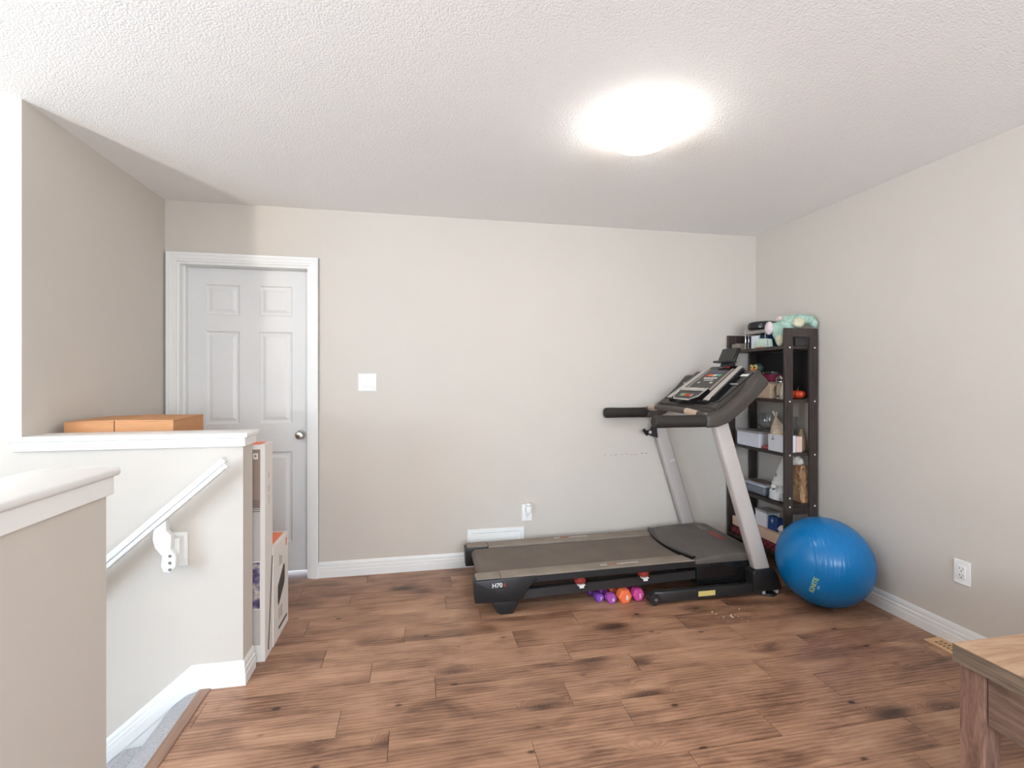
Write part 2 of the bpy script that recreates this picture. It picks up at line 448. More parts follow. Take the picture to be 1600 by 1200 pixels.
# stairs, nosing
M_CARPET = mat('grey_carpet', srgb(172, 170, 172), 0.95, noise=0.28, nscale=190, bump=0.9, bscale=260, bdist=0.004)
prof = []
x, z = -0.912, 0.0
run, rise = 0.235, 0.196
pts = [(-0.912, 0.0)]
for s in range(13):
    xs = -0.912 - run * s; zs = -rise * s
    pts += [(xs - 0.035, zs - 0.012), (xs - 0.085, zs - 0.045), (xs - 0.13, zs - 0.092), (xs - 0.155, zs - 0.14), (xs - 0.162, zs - rise)]
pts += [(-3.49, -rise * 13), (-3.49, ZL), (-0.912, ZL)]
stairs = struct('stairs', prism(BM(), pts, 1.445, YS - 0.018, 'Y'), M_CARPET, 'grey carpeted staircase going down beside the half wall', 'stairs')
struct('floor_next_room', box(BM(), -2.4, 0.4, YB + .145, YB + 2.0, -.03, 0), mat('pale_lino', srgb(225, 225, 225), .5), 'pale floor of the room behind the door', 'floor')
struct('floor_foyer', box(BM(), XF, -0.945, YF, 1.44, ZL - 0.1, ZL), M_SUB, 'lower foyer floor', 'floor')
struct('trim_1', box(BM(), -0.912, -0.866, 1.44, YS - 0.014, -0.02, 0.006, 0.003), M_NOSE, 'brown wooden stair nosing along the floor edge', 'trim')

# baseboards
BP = [(0, 0), (0.015, 0), (0.015, 0.045), (0.0125, 0.048), (0.0125, 0.066), (0.008, 0.071), (0.0095, 0.082), (0.006, 0.096), (0.003, 0.102), (0, 0.102)]
def baseboard(name, p, q, nrm, label, parent=None, bm=None, dz=0.0, ext=(0, 0), zt=0.0):
    """p,q: plan points on the wall face, nrm: into the room; dz: drop along the run; ext: mitre growth per end"""
    bm = bm or BM()
    d = (Vector(q) - Vector(p)).normalized()
    A, B = [], []
    for a, h in BP:
        A.append(bm.verts.new((p[0] + nrm[0]*a - d.x*a*ext[0], p[1] + nrm[1]*a - d.y*a*ext[0], h + zt)))
        B.append(bm.verts.new((q[0] + nrm[0]*a + d.x*a*ext[1], q[1] + nrm[1]*a + d.y*a*ext[1], h + zt - dz)))
    n = len(BP); fs = [bm.faces.new(A), bm.faces.new(B[::-1])]
    for i in range(n): fs.append(bm.faces.new((A[(i+1) % n], A[i], B[i], B[(i+1) % n])))
    bmesh.ops.recalc_face_normals(bm, faces=fs)
    if name: return struct(name, bm, M_TRIM, label, 'baseboard')
    return bm
baseboard('baseboard_back', (-0.652, YB), (XR, YB), (0, -1), 'white baseboard under the wall vent and outlet')
baseboard('baseboard_right', (XR, YF), (XR, YB - 0.015), (-1, 0), 'white baseboard running behind the exercise ball')
baseboard('baseboard_left', (XL, YS + 0.12), (XL, YB - 0.015), (1, 0), 'white baseboard in the door nook')
bm = baseboard(None, (-0.945, YS), (-0.745, YS), (0, -1), '', ext=(0, 1))
baseboard(None, (-0.745, YS), (-0.745, YS + 0.12), (1, 0), '', bm=bm, ext=(1, 0))
baseboard(None, (-2.6, YS), (-0.945, YS), (0, -1), '', bm=bm, dz=-1.655 * 0.834, zt=-1.655 * 0.834)
bm2 = box(bm, -2.6, -0.945, YS - 0.004, YS, -0.001, 0) if False else bm
# skirt board below the sloped moulding
prism(bm, [(-2.6, -1.655*0.834), (-0.945, 0.0), (-0.912, 0.0), (-0.912, -0.05), (-2.6, -1.655*0.834 - 0.35)], YS - 0.012, YS, 'Y')
struct('baseboard_stair', bm, M_TRIM, 'white baseboard stepping down along the stairs', 'baseboard')

# ------------------------------------------------------------------ door
door = thing('door_1', 'white six-panel interior door with nickel knob', 'door', (0, 0, 0), kind='structure')
bm = BM()
cw = 0.055
xo0, xo1, zo = DX0 - cw, DX1 + cw, DZ + cw
for o0, o1, t_ in ((0, cw, .010), (0, .040, .016), (.004, .018, .021)):
    prism(bm, [(xo0 + o0, 0), (xo0 + o0, zo - o0), (xo1 - o0, zo - o0), (xo1 - o0, 0), (xo1 - o1, 0), (xo1 - o1, zo - o1), (xo0 + o1, zo - o1), (xo0 + o1, 0)], YB - t_, YB, 'Y')
obj('casing', bm, M_TRIM, door)
bm = BM()
box(bm, DX0, DX0 + 0.016, YB, YB + 0.12, 0, DZ); box(bm, DX1 - 0.016, DX1, YB, YB + 0.12, 0, DZ); box(bm, DX0 + .016, DX1 - .016, YB, YB + 0.12, DZ - 0.016, DZ)
box(bm, DX0 + .016, DX0 + .027, YB + 0.05, YB + 0.085, 0, DZ - .016); box(bm, DX1 - .027, DX1 - .016, YB + 0.05, YB + 0.085, 0, DZ - .016)
obj('jamb', bm, M_TRIM, door)
SX0, SX1, SZ0, SZ1, YD = DX0 + 0.019, DX1 - 0.019, 0.024, DZ - 0.019, YB + 0.088
xc = (SX0 + SX1) / 2
cols = [(xc - 0.265, xc - 0.06), (xc + 0.06, xc + 0.265)]
rows = [(0.22, 0.83), (1.02, 1.63), (1.735, 1.935)]
bm = BM()
xs = [SX0, cols[0][0], cols[0][1], cols[1][0], cols[1][1], SX1]
zs = [SZ0, rows[0][0], rows[0][1], rows[1][0], rows[1][1], rows[2][0], rows[2][1], SZ1]
for i in range(5):
    for k in range(7):
        if i in (1, 3) and k in (1, 3, 5): continue
        bm.faces.new([bm.verts.new(p) for p in ((xs[i], YD, zs[k]), (xs[i+1], YD, zs[k]), (xs[i+1], YD, zs[k+1]), (xs[i], YD, zs[k+1]))])
bmesh.ops.remove_doubles(bm, verts=bm.verts, dist=1e-5)
# back and edges
v = [bm.verts.new(p) for p in ((SX0, YD, SZ0), (SX1, YD, SZ0), (SX1, YD, SZ1), (SX0, YD, SZ1), (SX0, YD+.03, SZ0), (SX1, YD+.03, SZ0), (SX1, YD+.03, SZ1), (SX0, YD+.03, SZ1))]
for f in ((0,4,5,1), (1,5,6,2), (2,6,7,3), (3,7,4,0), (5,4,7,6)): bm.faces.new([v[i] for i in f])
slab = obj('slab', bm, M_DOOR, door)
for (a, b) in cols:
    for (c, d) in rows:
        bm = BM(); rings = []
        for ins, y in ((0, 0), (.007, .009), (.016, .011), (.022, .011), (.042, .003)):
            rings.append([bm.verts.new(p) for p in ((a+ins, YD+y, c+ins), (b-ins, YD+y, c+ins), (b-ins, YD+y, d-ins), (a+ins, YD+y, d-ins))])
        for r0, r1 in zip(rings, rings[1:]):
            for i in range(4): bm.faces.new((r0[i], r0[(i+1) % 4], r1[(i+1) % 4], r1[i]))
        bm.faces.new(rings[-1])
        obj('panel', bm, M_DOOR, slab, sharp=12)
kx, kz = SX1 - 0.055, 0.94
bm = BM()
lathe(bm, [(0, -0.066), (.012, -0.066), (.022, -0.062), (.027, -0.052), (.027, -0.043), (.020, -0.032), (.011, -0.026), (.011, -0.008), (.030, -0.007), (.032, -0.001), (.032, 0.0), (0, 0)], (kx, YD, kz), 28, 'Y')
obj('knob', bm, M_NICKEL, door, label='round brushed nickel knob')

# ------------------------------------------------------------------ wall fittings
def rocker_switch():
    t = thing('light_switch', 'white double rocker light switch on the wall beside the door', 'switch', (-0.339, YB, 1.235))
    bm = box(BM(), -0.398, -0.280, YB - 0.006, YB, 1.235, 1.352, 0.002, 2); obj('plate', bm, M_PLASTIC, t)
    for x in (-0.368, -0.324):
        bm = BM(); prism(bm, [(YB - 0.0055, 1.259), (YB - 0.011, 1.262), (YB - 0.0075, 1.325), (YB - 0.0055, 1.328)], x, x + 0.033, 'X', 0.0008)
        obj('rocker', bm, M_PLASTIC, t)
rocker_switch()
def outlet(face, c, label, plug):
    """face 'B' on the back wall (c = x), 'R' on the right wall (c = y); decora style plate"""
    z0 = 0.300 if face == 'B' else 0.311
    def b(bm, a0, a1, q0, q1, d0, d1, bev=0.0):
        if face == 'B': box(bm, c + a0, c + a1, YB - d1, YB - d0, z0 + q0, z0 + q1, bev)
        else: box(bm, XR - d1, XR - d0, c - a1, c - a0, z0 + q0, z0 + q1, bev)
    t = thing('wall_outlet', label, 'outlet', (c, YB, z0) if face == 'B' else (XR, c, z0))
    bm = BM(); b(bm, -0.037, 0.037, 0, 0.117, 0, 0.006, 0.002); obj('plate', bm, M_PLASTIC, t)
    bm = BM(); b(bm, -0.0165, 0.0165, 0.025, 0.092, 0.0055, 0.0085, 0.0008); ins = obj('receptacle', bm, M_PLASTIC, t)
    for zz in ((0.037, 0.070) if not plug else (0.037,)):
        bm = BM(); b(bm, -0.0085, -0.0060, zz + 0.004, zz + 0.012, 0.0083, 0.0088); obj('slot', bm, M_DARKHOLE, ins)
        bm = BM(); b(bm, 0.0060, 0.0085, zz + 0.005, zz + 0.011, 0.0083, 0.0088); obj('slot', bm, M_DARKHOLE, ins)
        bm = BM(); b(bm, -0.0025, 0.0025, zz - 0.006, zz - 0.001, 0.0083, 0.0088); obj('ground_slot', bm, M_DARKHOLE, ins)
    return t
outlet('B', 0.763, 'white wall outlet above the vent with a plug-in device in it', True)
outlet('R', 1.910, 'white wall outlet on the wall beside the exercise ball', False)
t = thing('plug_in_freshener', 'small white plug-in air freshener sitting in the wall outlet', 'air freshener', (0.767, YB - 0.04, 0.362))
bm = BM(); box(bm, 0.750, 0.786, YB - 0.046, YB - 0.0086, 0.362, 0.408, 0.008, 3); obj('body', bm, M_PLASTIC, t)
M_FROST = mat('frosted_cap', srgb(236, 232, 226), 0.25)
bm = BM(); lathe(bm, [(0, .404), (.010, .404), (.012, .412), (.018, .416), (.020, .424), (.016, .432), (0, .434)], (0.770, YB - 0.03, 0), 20); obj('cap', bm, M_FROST, t)
# return-air vent on the back wall
t = thing('wall_vent', 'white slatted air vent cover low on the wall behind the treadmill', 'vent', (0.539, YB, 0.108))
VX0, VX1, VZ0, VZ1 = 0.335, 0.743, 0.108, 0.258
bm = BM(); fr = 0.028
for a, b_, c, d in ((VX0, VX1, VZ0, VZ0 + fr), (VX0, VX1, VZ1 - fr, VZ1), (VX0, VX0 + fr, VZ0 + fr, VZ1 - fr), (VX1 - fr, VX1, VZ0 + fr, VZ1 - fr)):
    box(bm, a, b_, YB - 0.009, YB, c, d, 0.0015)
obj('frame', bm, M_PLASTIC, t)
obj('backing', box(BM(), VX0 + fr, VX1 - fr, YB - 0.0015, YB, VZ0 + fr, VZ1 - fr), mat('vent_dark', srgb(120, 118, 115), 0.8), t)
for i in range(8):
    z = VZ0 + fr + 0.006 + i * 0.0115
    bm = BM(); prism(bm, [(YB - 0.0085, z - 0.004), (YB - 0.0070, z - 0.004), (YB - 0.0016, z + 0.0045), (YB - 0.0031, z + 0.0045)], VX0 + fr, VX1 - fr, 'X')
    obj('slat', bm, M_PLASTIC, t)
# floor register
M_REG = mat('tan_metal', srgb(214, 176, 134), 0.5)
t = thing('floor_register', 'tan metal floor register beside the baseboard and wooden table', 'floor register', (2.55, 1.86, 0))
RX0, RX1, RY0, RY1 = 2.505, 2.602, 1.705, 2.005
bm = BM()
for a, b_, c, d in ((RX0, RX1, RY0, RY0 + .024), (RX0, RX1, RY1 - .024, RY1), (RX0, RX0 + .022, RY0 + .024, RY1 - .024), (RX1 - .022, RX1, RY0 + .024, RY1 - .024)):
    box(bm, a, b_, c, d, 0, 0.006, 0.001)
obj('frame', bm, M_REG, t)
obj('well', box(BM(), RX0 + .022, RX1 - .022, RY0 + .024, RY1 - .024, 0.0, 0.001), mat('register_dark', srgb(96, 74, 40), 0.8), t)
for i in range(14):
    y = RY0 + 0.034 + i * 0.0185
    obj('slat', box(BM(), RX0 + .022, RX1 - .022, y - .0035, y + .0035, 0.001, 0.005), M_REG, t)
obj('divider', box(BM(), 2.550, 2.557, RY0 + .024, RY1 - .024, 0.001, 0.0055), M_REG, t)
# scuffs on the back wall
M_SCUFF = mat('scuff', srgb(120, 108, 100), 0.9)
rs = random.Random(3)
for i in range(9):
    x = 1.36 + i * 0.041 + rs.uniform(-.01, .01); z = 0.752 + rs.uniform(-.003, .004); w = rs.uniform(.006, .018); h = rs.uniform(.0008, .0022)
    bm = BM(); prism(bm, [(x - w, z), (x - w*.3, z - h), (x + w, z - h*.3), (x + w*.6, z + h), (x - w*.5, z + h*.8)], YB - 0.0006, YB, 'Y')
    obj('scuff_mark', bm, M_SCUFF, wall_back)

# ------------------------------------------------------------------ ceiling lamp and added foyer uplight
LX, LY = 0.966, 1.983
lamp = thing('ceiling_lamp', 'lit white dome ceiling lamp mounted flush on the textured ceiling', 'lamp', (LX, LY, ZC))
bm = BM(); lathe(bm, [(0, 0), (.118, 0), (.120, -.006), (.118, -.036), (.05, -.036), (0, -.036)], (LX, LY, ZC), 48); obj('base_pan', bm, M_PLASTIC, lamp)
M_DOME = mat('lit_dome', (1, 1, 1, 1), 0.3, emit=(1.0, 0.95, 0.885, 1), estr=LAMP_STRENGTH)
bm = BM(); lathe(bm, [(.150, -.036), (.154, -.042), (.146, -.060), (.124, -.080), (.088, -.096), (.042, -.106), (0, -.108)], (LX, LY, ZC), 48); obj('glass_dome', bm, M_DOME, lamp)
for a in (50, 170, 290):
    x, y = LX + .160 * math.cos(R(a)), LY + .160 * math.sin(R(a))
    bm = BM(); tube(bm, [(LX + .150*math.cos(R(a)), LY + .150*math.sin(R(a)), ZC - .02), (x, y, ZC - .026), (x, y, ZC - .046)], .0035, 8)
    obj('clip', bm, M_NICKEL, lamp)
PX, PY, PZ = -2.75, -0.28, 1.25  # unseen lamp added to brighten the ceiling and cast the wall corner's shadow
pend = thing('added_uplight', 'unseen uplight bowl added in the stairwell foyer to brighten the ceiling', 'lamp', (PX, PY, PZ - .20))
bm = BM(); lathe(bm, [(0, 0), (.06, 0), (.06, -.012), (.02, -.025), (0, -.025)], (PX, PY, ZC), 24); obj('canopy', bm, M_NICKEL, pend)
for a in (20, 140, 260):
    bm = BM(); tube(bm, [(PX, PY, ZC - .02), (PX + .195*math.cos(R(a)), PY + .195*math.sin(R(a)), PZ)], .003, 6); obj('chain', bm, M_NICKEL, pend)
bm = BM(); lathe(bm, [(0, -.16), (.10, -.14), (.17, -.07), (.20, 0), (.193, 0), (.163, -.066), (.095, -.132), (0, -.150)], (PX, PY, PZ), 36); obj('bowl', bm, mat('opaque_bowl', srgb(225, 222, 214), .5), pend)  # opaque bowl shaped to keep the added light off the half wall
M_GLOBE = mat('lit_globe', (1, 1, 1, 1), 0.3, emit=(1.0, 0.96, 0.91, 1), estr=UPLIGHT_STRENGTH)
bm = BM(); ellipsoid(bm, (PX, PY, PZ - .035), (.09, .09, .085), seg=24); obj('bulb', bm, M_GLOBE, pend)
# ------------------------------------------------------------------ handrail
hr = thing('stair_handrail', 'white sloping handrail on bracket fixed to the half wall', 'handrail', (-1.0, YS, 0.55))
def hz(x): return 0.968 + (x + 0.793) * 0.893
bm = BM()
for dy, dz_, w, h in ((0, 0, 0.030, 0.044), (0, 0.012, 0.046, 0.020), (0, -0.016, 0.040, 0.014)):
    tube(bm, [(-0.790, 2.205 + dy, hz(-0.790) + dz_), (-2.45, 2.205 + dy, hz(-2.45) + dz_)], 0, sq=(w, h))
obj('rail', bm, M_TRIM, hr)
bm = BM()
for bx in (-1.02,):
    prism(bm, [(bx-.030, hz(bx) - .055), (bx+.014, hz(bx) - .02), (bx+.016, .700), (bx+.034, .680), (bx+.032, .625), (bx+.050, .600), (bx+.050, .555), (bx+.030, .530), (bx+.006, .534), (bx-.004, .56), (bx+.0, .60), (bx-.026, .635), (bx-.034, .67)], 2.190, 2.222, 'Y', 0.003, 2)
    prism(bm, [(bx+.006, .55), (bx+.05, .55), (bx+.05, .66), (bx+.02, .66), (bx+.006, .62)], 2.222, 2.268, 'Y')
obj('bracket', bm, M_TRIM, hr)
obj('wall_plate', box(BM(), -1.018, -0.958, 2.262, YS, 0.53, 0.672, 0.003), M_TRIM, hr)
for zz in (.600, .572, .545):
    bm = BM(); lathe(bm, [(0, -.003), (.006, -.002), (.006, 0), (0, 0)], (-0.990, 2.190, zz), 12, 'Y'); obj('screw', bm, M_NICKEL, hr)
# ------------------------------------------------------------------ treadmill
M_BLACK = mat('black_plastic', srgb(34, 33, 34), 0.42, noise=0.08)
M_GLOSS = mat('gloss_black', srgb(22, 22, 23), 0.18)
M_STEELBLK = mat('black_steel', srgb(44, 43, 44), 0.24, spec=0.7)
M_BELT = mat('belt_rubber', srgb(108, 97, 87), 0.75, noise=0.10, nscale=6, bump=0.25, bscale=300, bdist=0.0006)
M_RAILTOP = mat('foot_rail_plastic', srgb(136, 123, 110), 0.62, noise=0.14, nscale=9, bump=0.2, bscale=200, bdist=0.0006)
M_HOOD = mat('hood_plastic', srgb(92, 86, 81), 0.5, noise=0.16, nscale=7)
M_TUBE = mat('silver_grey_paint', srgb(186, 178, 173), 0.36, spec=0.5)
M_ARM = mat('console_plastic', srgb(70, 63, 58), 0.42, noise=0.05)
M_GRIP = mat('foam_grip', srgb(44, 39, 36), 0.7, bump=0.3, bscale=250, bdist=0.0006)
M_SILVER = mat('silver_plastic', srgb(196, 188, 180), 0.32, metal=0.25)
M_CHROME = mat('chrome', (0.8, 0.8, 0.8, 1), 0.12, metal=1.0)
M_RED = mat('red_print', srgb(196, 48, 40), 0.5)
M_WHITEP = mat('white_print', srgb(225, 222, 218), 0.5)
M_GREYP = mat('grey_print', srgb(150, 146, 138), 0.5)
M_ORANGEP = mat('orange_print', srgb(226, 120, 50), 0.5)
M_YELLOWP = mat('yellow_print', srgb(216, 196, 120), 0.5)
M_GREENP = mat('green_print', srgb(110, 170, 80), 0.5)
M_BLUEP = mat('blue_print', srgb(90, 170, 205), 0.5)
M_REDRUB = mat('red_rubber', srgb(150, 56, 48), 0.55)
M_PLATE = mat('pulse_plate', srgb(205, 180, 160), 0.3, metal=0.6)

tm = thing('treadmill', 'black and grey treadmill standing along the wall on the plank floor', 'treadmill', (1.25, 2.97, 0))
def tpart(name, bm, m, parent=None, **k): return obj(name, bm, m, parent or tm, **k)
YN, YFAR = 2.66, 3.27
mirror = lambda y: YN + YFAR - y
# belt wrapped over the rear roller
poly = [(1.66, .213), (1.20, .207)] + [(.378, .203)] + [(.372 + .034*math.cos(R(a)), .169 + .034*math.sin(R(a))) for a in range(100, 271, 17)] + [(1.66, .140)]
tpart('running_belt', prism(BM(), poly, 2.765, 3.150, 'Y'), M_BELT)
for near in (True, False):
    yy = (lambda a, b: (a, b)) if near else (lambda a, b: tuple(sorted((mirror(a), mirror(b)))))
    # foot rail: tan-grey top with a step near the rear cap
    y0, y1 = yy(YN + .004, 2.762)
    bm = BM(); prism(bm, [(.455, .193), (.455, .2085), (1.72, .222), (1.72, .205)], y0, y1, 'Y', 0.003, 2)
    fr_ = tpart('foot_rail', bm, M_RAILTOP)
    y0, y1 = yy(YN, YN + .022)
    bm = BM(); prism(bm, [(.56, .166), (.56, .203), (1.74, .217), (1.74, .180)], y0, y1, 'Y', 0.002)
    tpart('side_skirt', bm, M_BLACK)
    # lettering on the rail
    yt = (YN + .050) if near else mirror(YN + .038)
    xs0 = 1.055 if near else 0.92
    for word, mm, dx, w in (('PRO', M_WHITEP, 0.0, .040), ('SHOX', M_RED, .044, .06), ('CUSHIONING', M_WHITEP, .104, .12)):
        xx = xs0 + dx
        bm = text_bm(word, .022, (xx, yt, .2085 + (xx - .455) * (.0135/1.265) + .0009), (1, 0, .0107), (0, 1, 0), align='LEFT')
        obj('rail_lettering', bm, mm, fr_)
    # rear end cap
    y0, y1 = yy(YN - .006, 2.755)
    bm = BM(); prism(bm, [(.304, .085), (.302, .185), (.314, .204), (.452, .2055), (.452, .16), (.41, .085)], *yy(YN + .004, 2.755), axis='Y', bev=0.004, seg=2)
    cap = tpart('end_cap', bm, M_BLACK)
    obj('cap_top', prism(BM(), [(.312, .2035), (.318, .2085), (.452, .2105), (.452, .2035)], *yy(YN + .002, 2.750), axis='Y', bev=.0015), M_RAILTOP, cap)
    y0b, y1b = yy(YN - .006, YN + .03)
    bm = BM(); prism(bm, [(.305, .078), (.301, .190), (.312, .2005), (.452, .2035), (.660, .2055), (.655, .176), (.625, .160), (.600, .125), (.580, .085), (.545, .07)], y0b, y1b, 'Y', 0.004, 2)
    obj('cap_side', bm, M_BLACK, cap)
    bm = BM(); prism(bm, [(.405, .078), (.412, .045), (.430, .012), (.450, 0), (.520, 0), (.540, .03), (.562, .08)], *yy(YN + .002, YN + .085), axis='Y', bev=0.005, seg=2)
    tpart('rear_foot', bm, M_BLACK)
    if near:
        b1 = text_bm('H70', .034, (.400, YN - .0068, .168), (1, 0, .03), (.25, 0, 1), align='LEFT', bold=.0006); obj('model_lettering', b1, M_WHITEP, cap)
        b2 = text_bm('t', .034, (.466, YN - .0068, .1702), (1, 0, .03), (.25, 0, 1), align='LEFT', bold=.0006); obj('model_lettering', b2, M_RED, cap)
    # lower steel rail
    ym = YN + .045 if near else mirror(YN + .045)
    bm = BM(); tube(bm, [(.48, ym, .090), (1.70, ym, .124)], 0, sq=(.045, .052)); bmesh.ops.bevel(bm, geom=bm.edges[:], offset=.004, segments=2, affect='EDGES')
    tpart('deck_frame', bm, M_STEELBLK)
    # cushions
    for cx in (.923, 1.319):
        zb = .098 + (cx - .48) * .027 + .018
        yc = YN + .038 if near else mirror(YN + .038)
        bm = BM(); lathe(bm, [(0, 0), (.024, 0), (.034, .008), (.036, .013), (.031, .016), (.036, .021), (.036, .026), (.031, .029), (.034, .034), (.030, .040), (.026, .044), (0, .044)], (cx, yc, zb), 20)
        cu = tpart('cushion', bm, M_REDRUB)
        sgn = -1 if near else 1
        bm = BM(); box(bm, cx - .022, cx + .022, min(yc, yc + sgn*.036), max(yc, yc + sgn*.036), zb - .004, zb + .001); box(bm, cx - .012, cx + .015, min(yc + sgn*.030, yc + sgn*.036), max(yc + sgn*.030, yc + sgn*.036), zb - .018, zb - .003)
        obj('cushion_clip', bm, M_WHITEP, cu)
    # base bar on the floor with pivot
    y0, y1 = (2.600, 2.640) if near else (3.300, 3.342)
    bm = BM(); box(bm, 1.345, 2.06, y0, y1, .012, .076, .006, 2); bb = tpart('base_bar', bm, M_STEELBLK)
    bm = BM(); lathe(bm, [(0, y0 - .004), (.034, y0 - .004), (.034, y1 + .002), (0, y1 + .002)], (1.348, 0, .036), 20, 'Y'); obj('pivot_cap', bm, M_BLACK, bb)
    bm = BM(); lathe(bm, [(0, y0 - .009), (.009, y0 - .009), (.009, y0 - .004), (0, y0 - .004)], (1.352, 0, .036), 12, 'Y'); obj('bolt', bm, M_NICKEL, bb)
    if near:
        st = obj('warning_sticker', box(BM(), 1.625, 1.735, y0 - .0006, y0, .030, .060), M_YELLOWP, bb)
        for q in range(3): obj('sticker_line', box(BM(), 1.632, 1.728 - .01*q, y0 - .0012, y0 - .0006, .036 + q*.007, .039 + q*.007), M_GREYP, st) if False else None
    # upright
    y0, y1 = (2.600, 2.660) if near else (3.318, 3.374)
    dx = 0.0 if near else -0.04
    bm = BM(); prism(bm, [(2.012 + dx, .140), (2.118 + dx, .140), (1.822 + dx, 1.075), (1.722 + dx, 1.075)], y0, y1, 'Y', 0.016, 3)
    up = tpart('upright', bm, M_TUBE)
    if not near:
        bm = BM(); prism(bm, [(1.842, .700), (1.884, .712), (1.883, .718), (1.841, .706)], y0 - .0008, y0, 'Y'); obj('sticker', bm, M_WHITEP, up)
    # boot and foot pad
    y0, y1 = (2.585, 2.668) if near else (3.290, 3.378)
    bm = BM(); prism(bm, [(1.985 + dx*.5, .030), (1.980 + dx*.5, .150), (1.995 + dx*.5, .162), (2.120 + dx*.5, .166), (2.150 + dx*.5, .125), (2.180 + dx*.5, .045), (2.176 + dx*.5, .030)], y0, y1, 'Y', 0.008, 3)
    bt = tpart('upright_boot', bm, M_BLACK)
    bm = BM(); lathe(bm, [(0, 0), (.046, 0), (.050, .004), (.044, .014), (0, .014)], (2.105 + dx*.5, (y0 + y1)/2 - .006, 0), 24); obj('foot_pad', bm, M_BLACK, bt)
    for gx in (2.050, 2.140):
        obj('glide', box(BM(), gx + dx*.5, gx + .014 + dx*.5, y0 + .004, y0 + .06, .012, .034), mat('glide_grey', srgb(190, 192, 200), 0.4), bt)
    # console arm (sweeps up to the front) and hand grip
    y0, y1 = (2.556, 2.640) if near else (3.300, 3.384)
    poly = [(1.655, 1.030), (1.730, 1.034), (1.800, 1.058), (1.905, 1.132), (1.990, 1.208), (2.066, 1.284), (2.060, 1.312), (2.020, 1.348), (1.995, 1.336), (1.930, 1.262), (1.859, 1.198), (1.790, 1.148), (1.732, 1.118), (1.690, 1.106), (1.655, 1.103)]
    bm = BM(); prism(bm, poly, y0, y1, 'Y', 0.012, 3); tpart('console_arm', bm, M_ARM)
    yc = (y0 + y1)/2
    bm = BM(); prof = [(0, 1.335), (.030, 1.335), (.036, 1.342), (.037, 1.36), (.036, 1.50), (.037, 1.65), (.036, 1.662), (0, 1.662)]
    lathe(bm, prof, (0, yc, 1.068), 20, 'X'); tpart('hand_grip', bm, M_GRIP)
# motor hood
bm = BM()
prof_h = [(1.640, .224), (1.72, .238), (1.88, .246), (2.03, .244), (2.100, .236), (2.118, .222), (2.118, .196), (1.640, .196)]
prism(bm, prof_h, 2.656, 3.274, 'Y', 0.005, 2); hood = tpart('motor_hood', bm, M_HOOD)
bm = BM()
pts = []
for i in range(13):
    f = i / 12; y = 2.675 + f * (3.255 - 2.675); bow = .045 * (1 - (2*f - 1)**2)
    pts.append((1.642 - bow, y, .230 - bow * .22))
tube(bm, pts, 0, sq=(.026, .020)); obj('hood_lip', bm, M_GLOSS, hood)
bm = BM()
NL = 12
prev = None
for i in range(NL + 1):
    f = i / NL; y = 2.665 + f * (3.265 - 2.665); bow = .045 * (1 - (2*f - 1)**2)
    a = bm.verts.new((1.642 - bow, y, .228 - bow*.22)); b_ = bm.verts.new((1.72, y, .2390)); c_ = bm.verts.new((1.642 - bow, y, .205)); d_ = bm.verts.new((1.72, y, .205))
    if prev: bm.faces.new((prev[0], a, b_, prev[1])); bm.faces.new((prev[2], c_, a, prev[0])); bm.faces.new((prev[3], d_, c_, prev[2]))
    prev = (a, b_, c_, d_)
bmesh.ops.recalc_face_normals(bm, faces=bm.faces[:])
obj('hood_apron', bm, M_HOOD, hood)
for word, mm, yy0 in (('PRO', M_GREYP, 3.235), ('FORM', M_RED, 3.075)):
    bm = text_bm(word, .060, (2.000, yy0, .2450), (0, -1, 0), (1, 0, -.02), align='LEFT', bold=.001); obj('hood_lettering', bm, mm, hood)
tpart('motor_pan', box(BM(), 1.655, 2.10, 2.662, 3.268, .068, .197, .006, 2), M_GLOSS)
bm = BM(); box(bm, 2.045, 2.085, 2.634, 3.30, .018, .066, .004); tpart('cross_bar', bm, M_STEELBLK)
# console: plane z = 1.21 + .75 (x - 1.8); S() gives a point at (x, y) raised n along the plane's normal
def S(x, y, n=0.0, z0=1.21): return (x - n*.6, y, z0 + .75*(x - 1.8) + n*.8)
def splate(bm, poly, n0, n1, z0=1.21, bev=0.0):
    A = [bm.verts.new(S(x, y, n0, z0)) for x, y in poly]; B = [bm.verts.new(S(x, y, n1, z0)) for x, y in poly]
    fs = [bm.faces.new(A), bm.faces.new(B[::-1])]; n = len(poly)
    for i in range(n): fs.append(bm.faces.new((A[(i+1) % n], A[i], B[i], B[(i+1) % n])))
    bmesh.ops.recalc_face_normals(bm, faces=fs)
    if bev: bmesh.ops.bevel(bm, geom=list({e for f in fs for e in f.edges}), offset=bev, segments=2, affect='EDGES')
    return bm
rect = lambda x0, x1, y0, y1: [(x0, y0), (x1, y0), (x1, y1), (x0, y1)]
YC = 2.970
sh = tpart('console_shell', splate(BM(), rect(1.745, 2.058, 2.630, 3.310), -.05, 0, 1.180, .006), M_ARM)
for s in (-1, 1):
    ya, yb = sorted((YC + s*.225, YC + s*.325))
    obj('side_tray', splate(BM(), rect(1.79, 2.03, ya, yb), 0, .004, 1.180, .0015), M_GLOSS, sh)
    yl = YC + s*.245
    obj('tray_divider', splate(BM(), rect(1.93, 1.933, *sorted((YC + s*.225, YC + s*.31))), .004, .012, 1.180), M_SILVER, sh)
obj('tray_label', splate(BM(), rect(2.000, 2.018, 2.665, 2.735), .004, .0048, 1.180), M_WHITEP, sh)
cb = tpart('console_body', splate(BM(), [(1.752, 2.745), (1.752, 3.195), (1.80, 3.215), (2.030, 3.165), (2.062, 3.12), (2.062, 2.82), (2.040, 2.755), (1.80, 2.700)], -.055, 0, 1.21, .008), M_GLOSS)
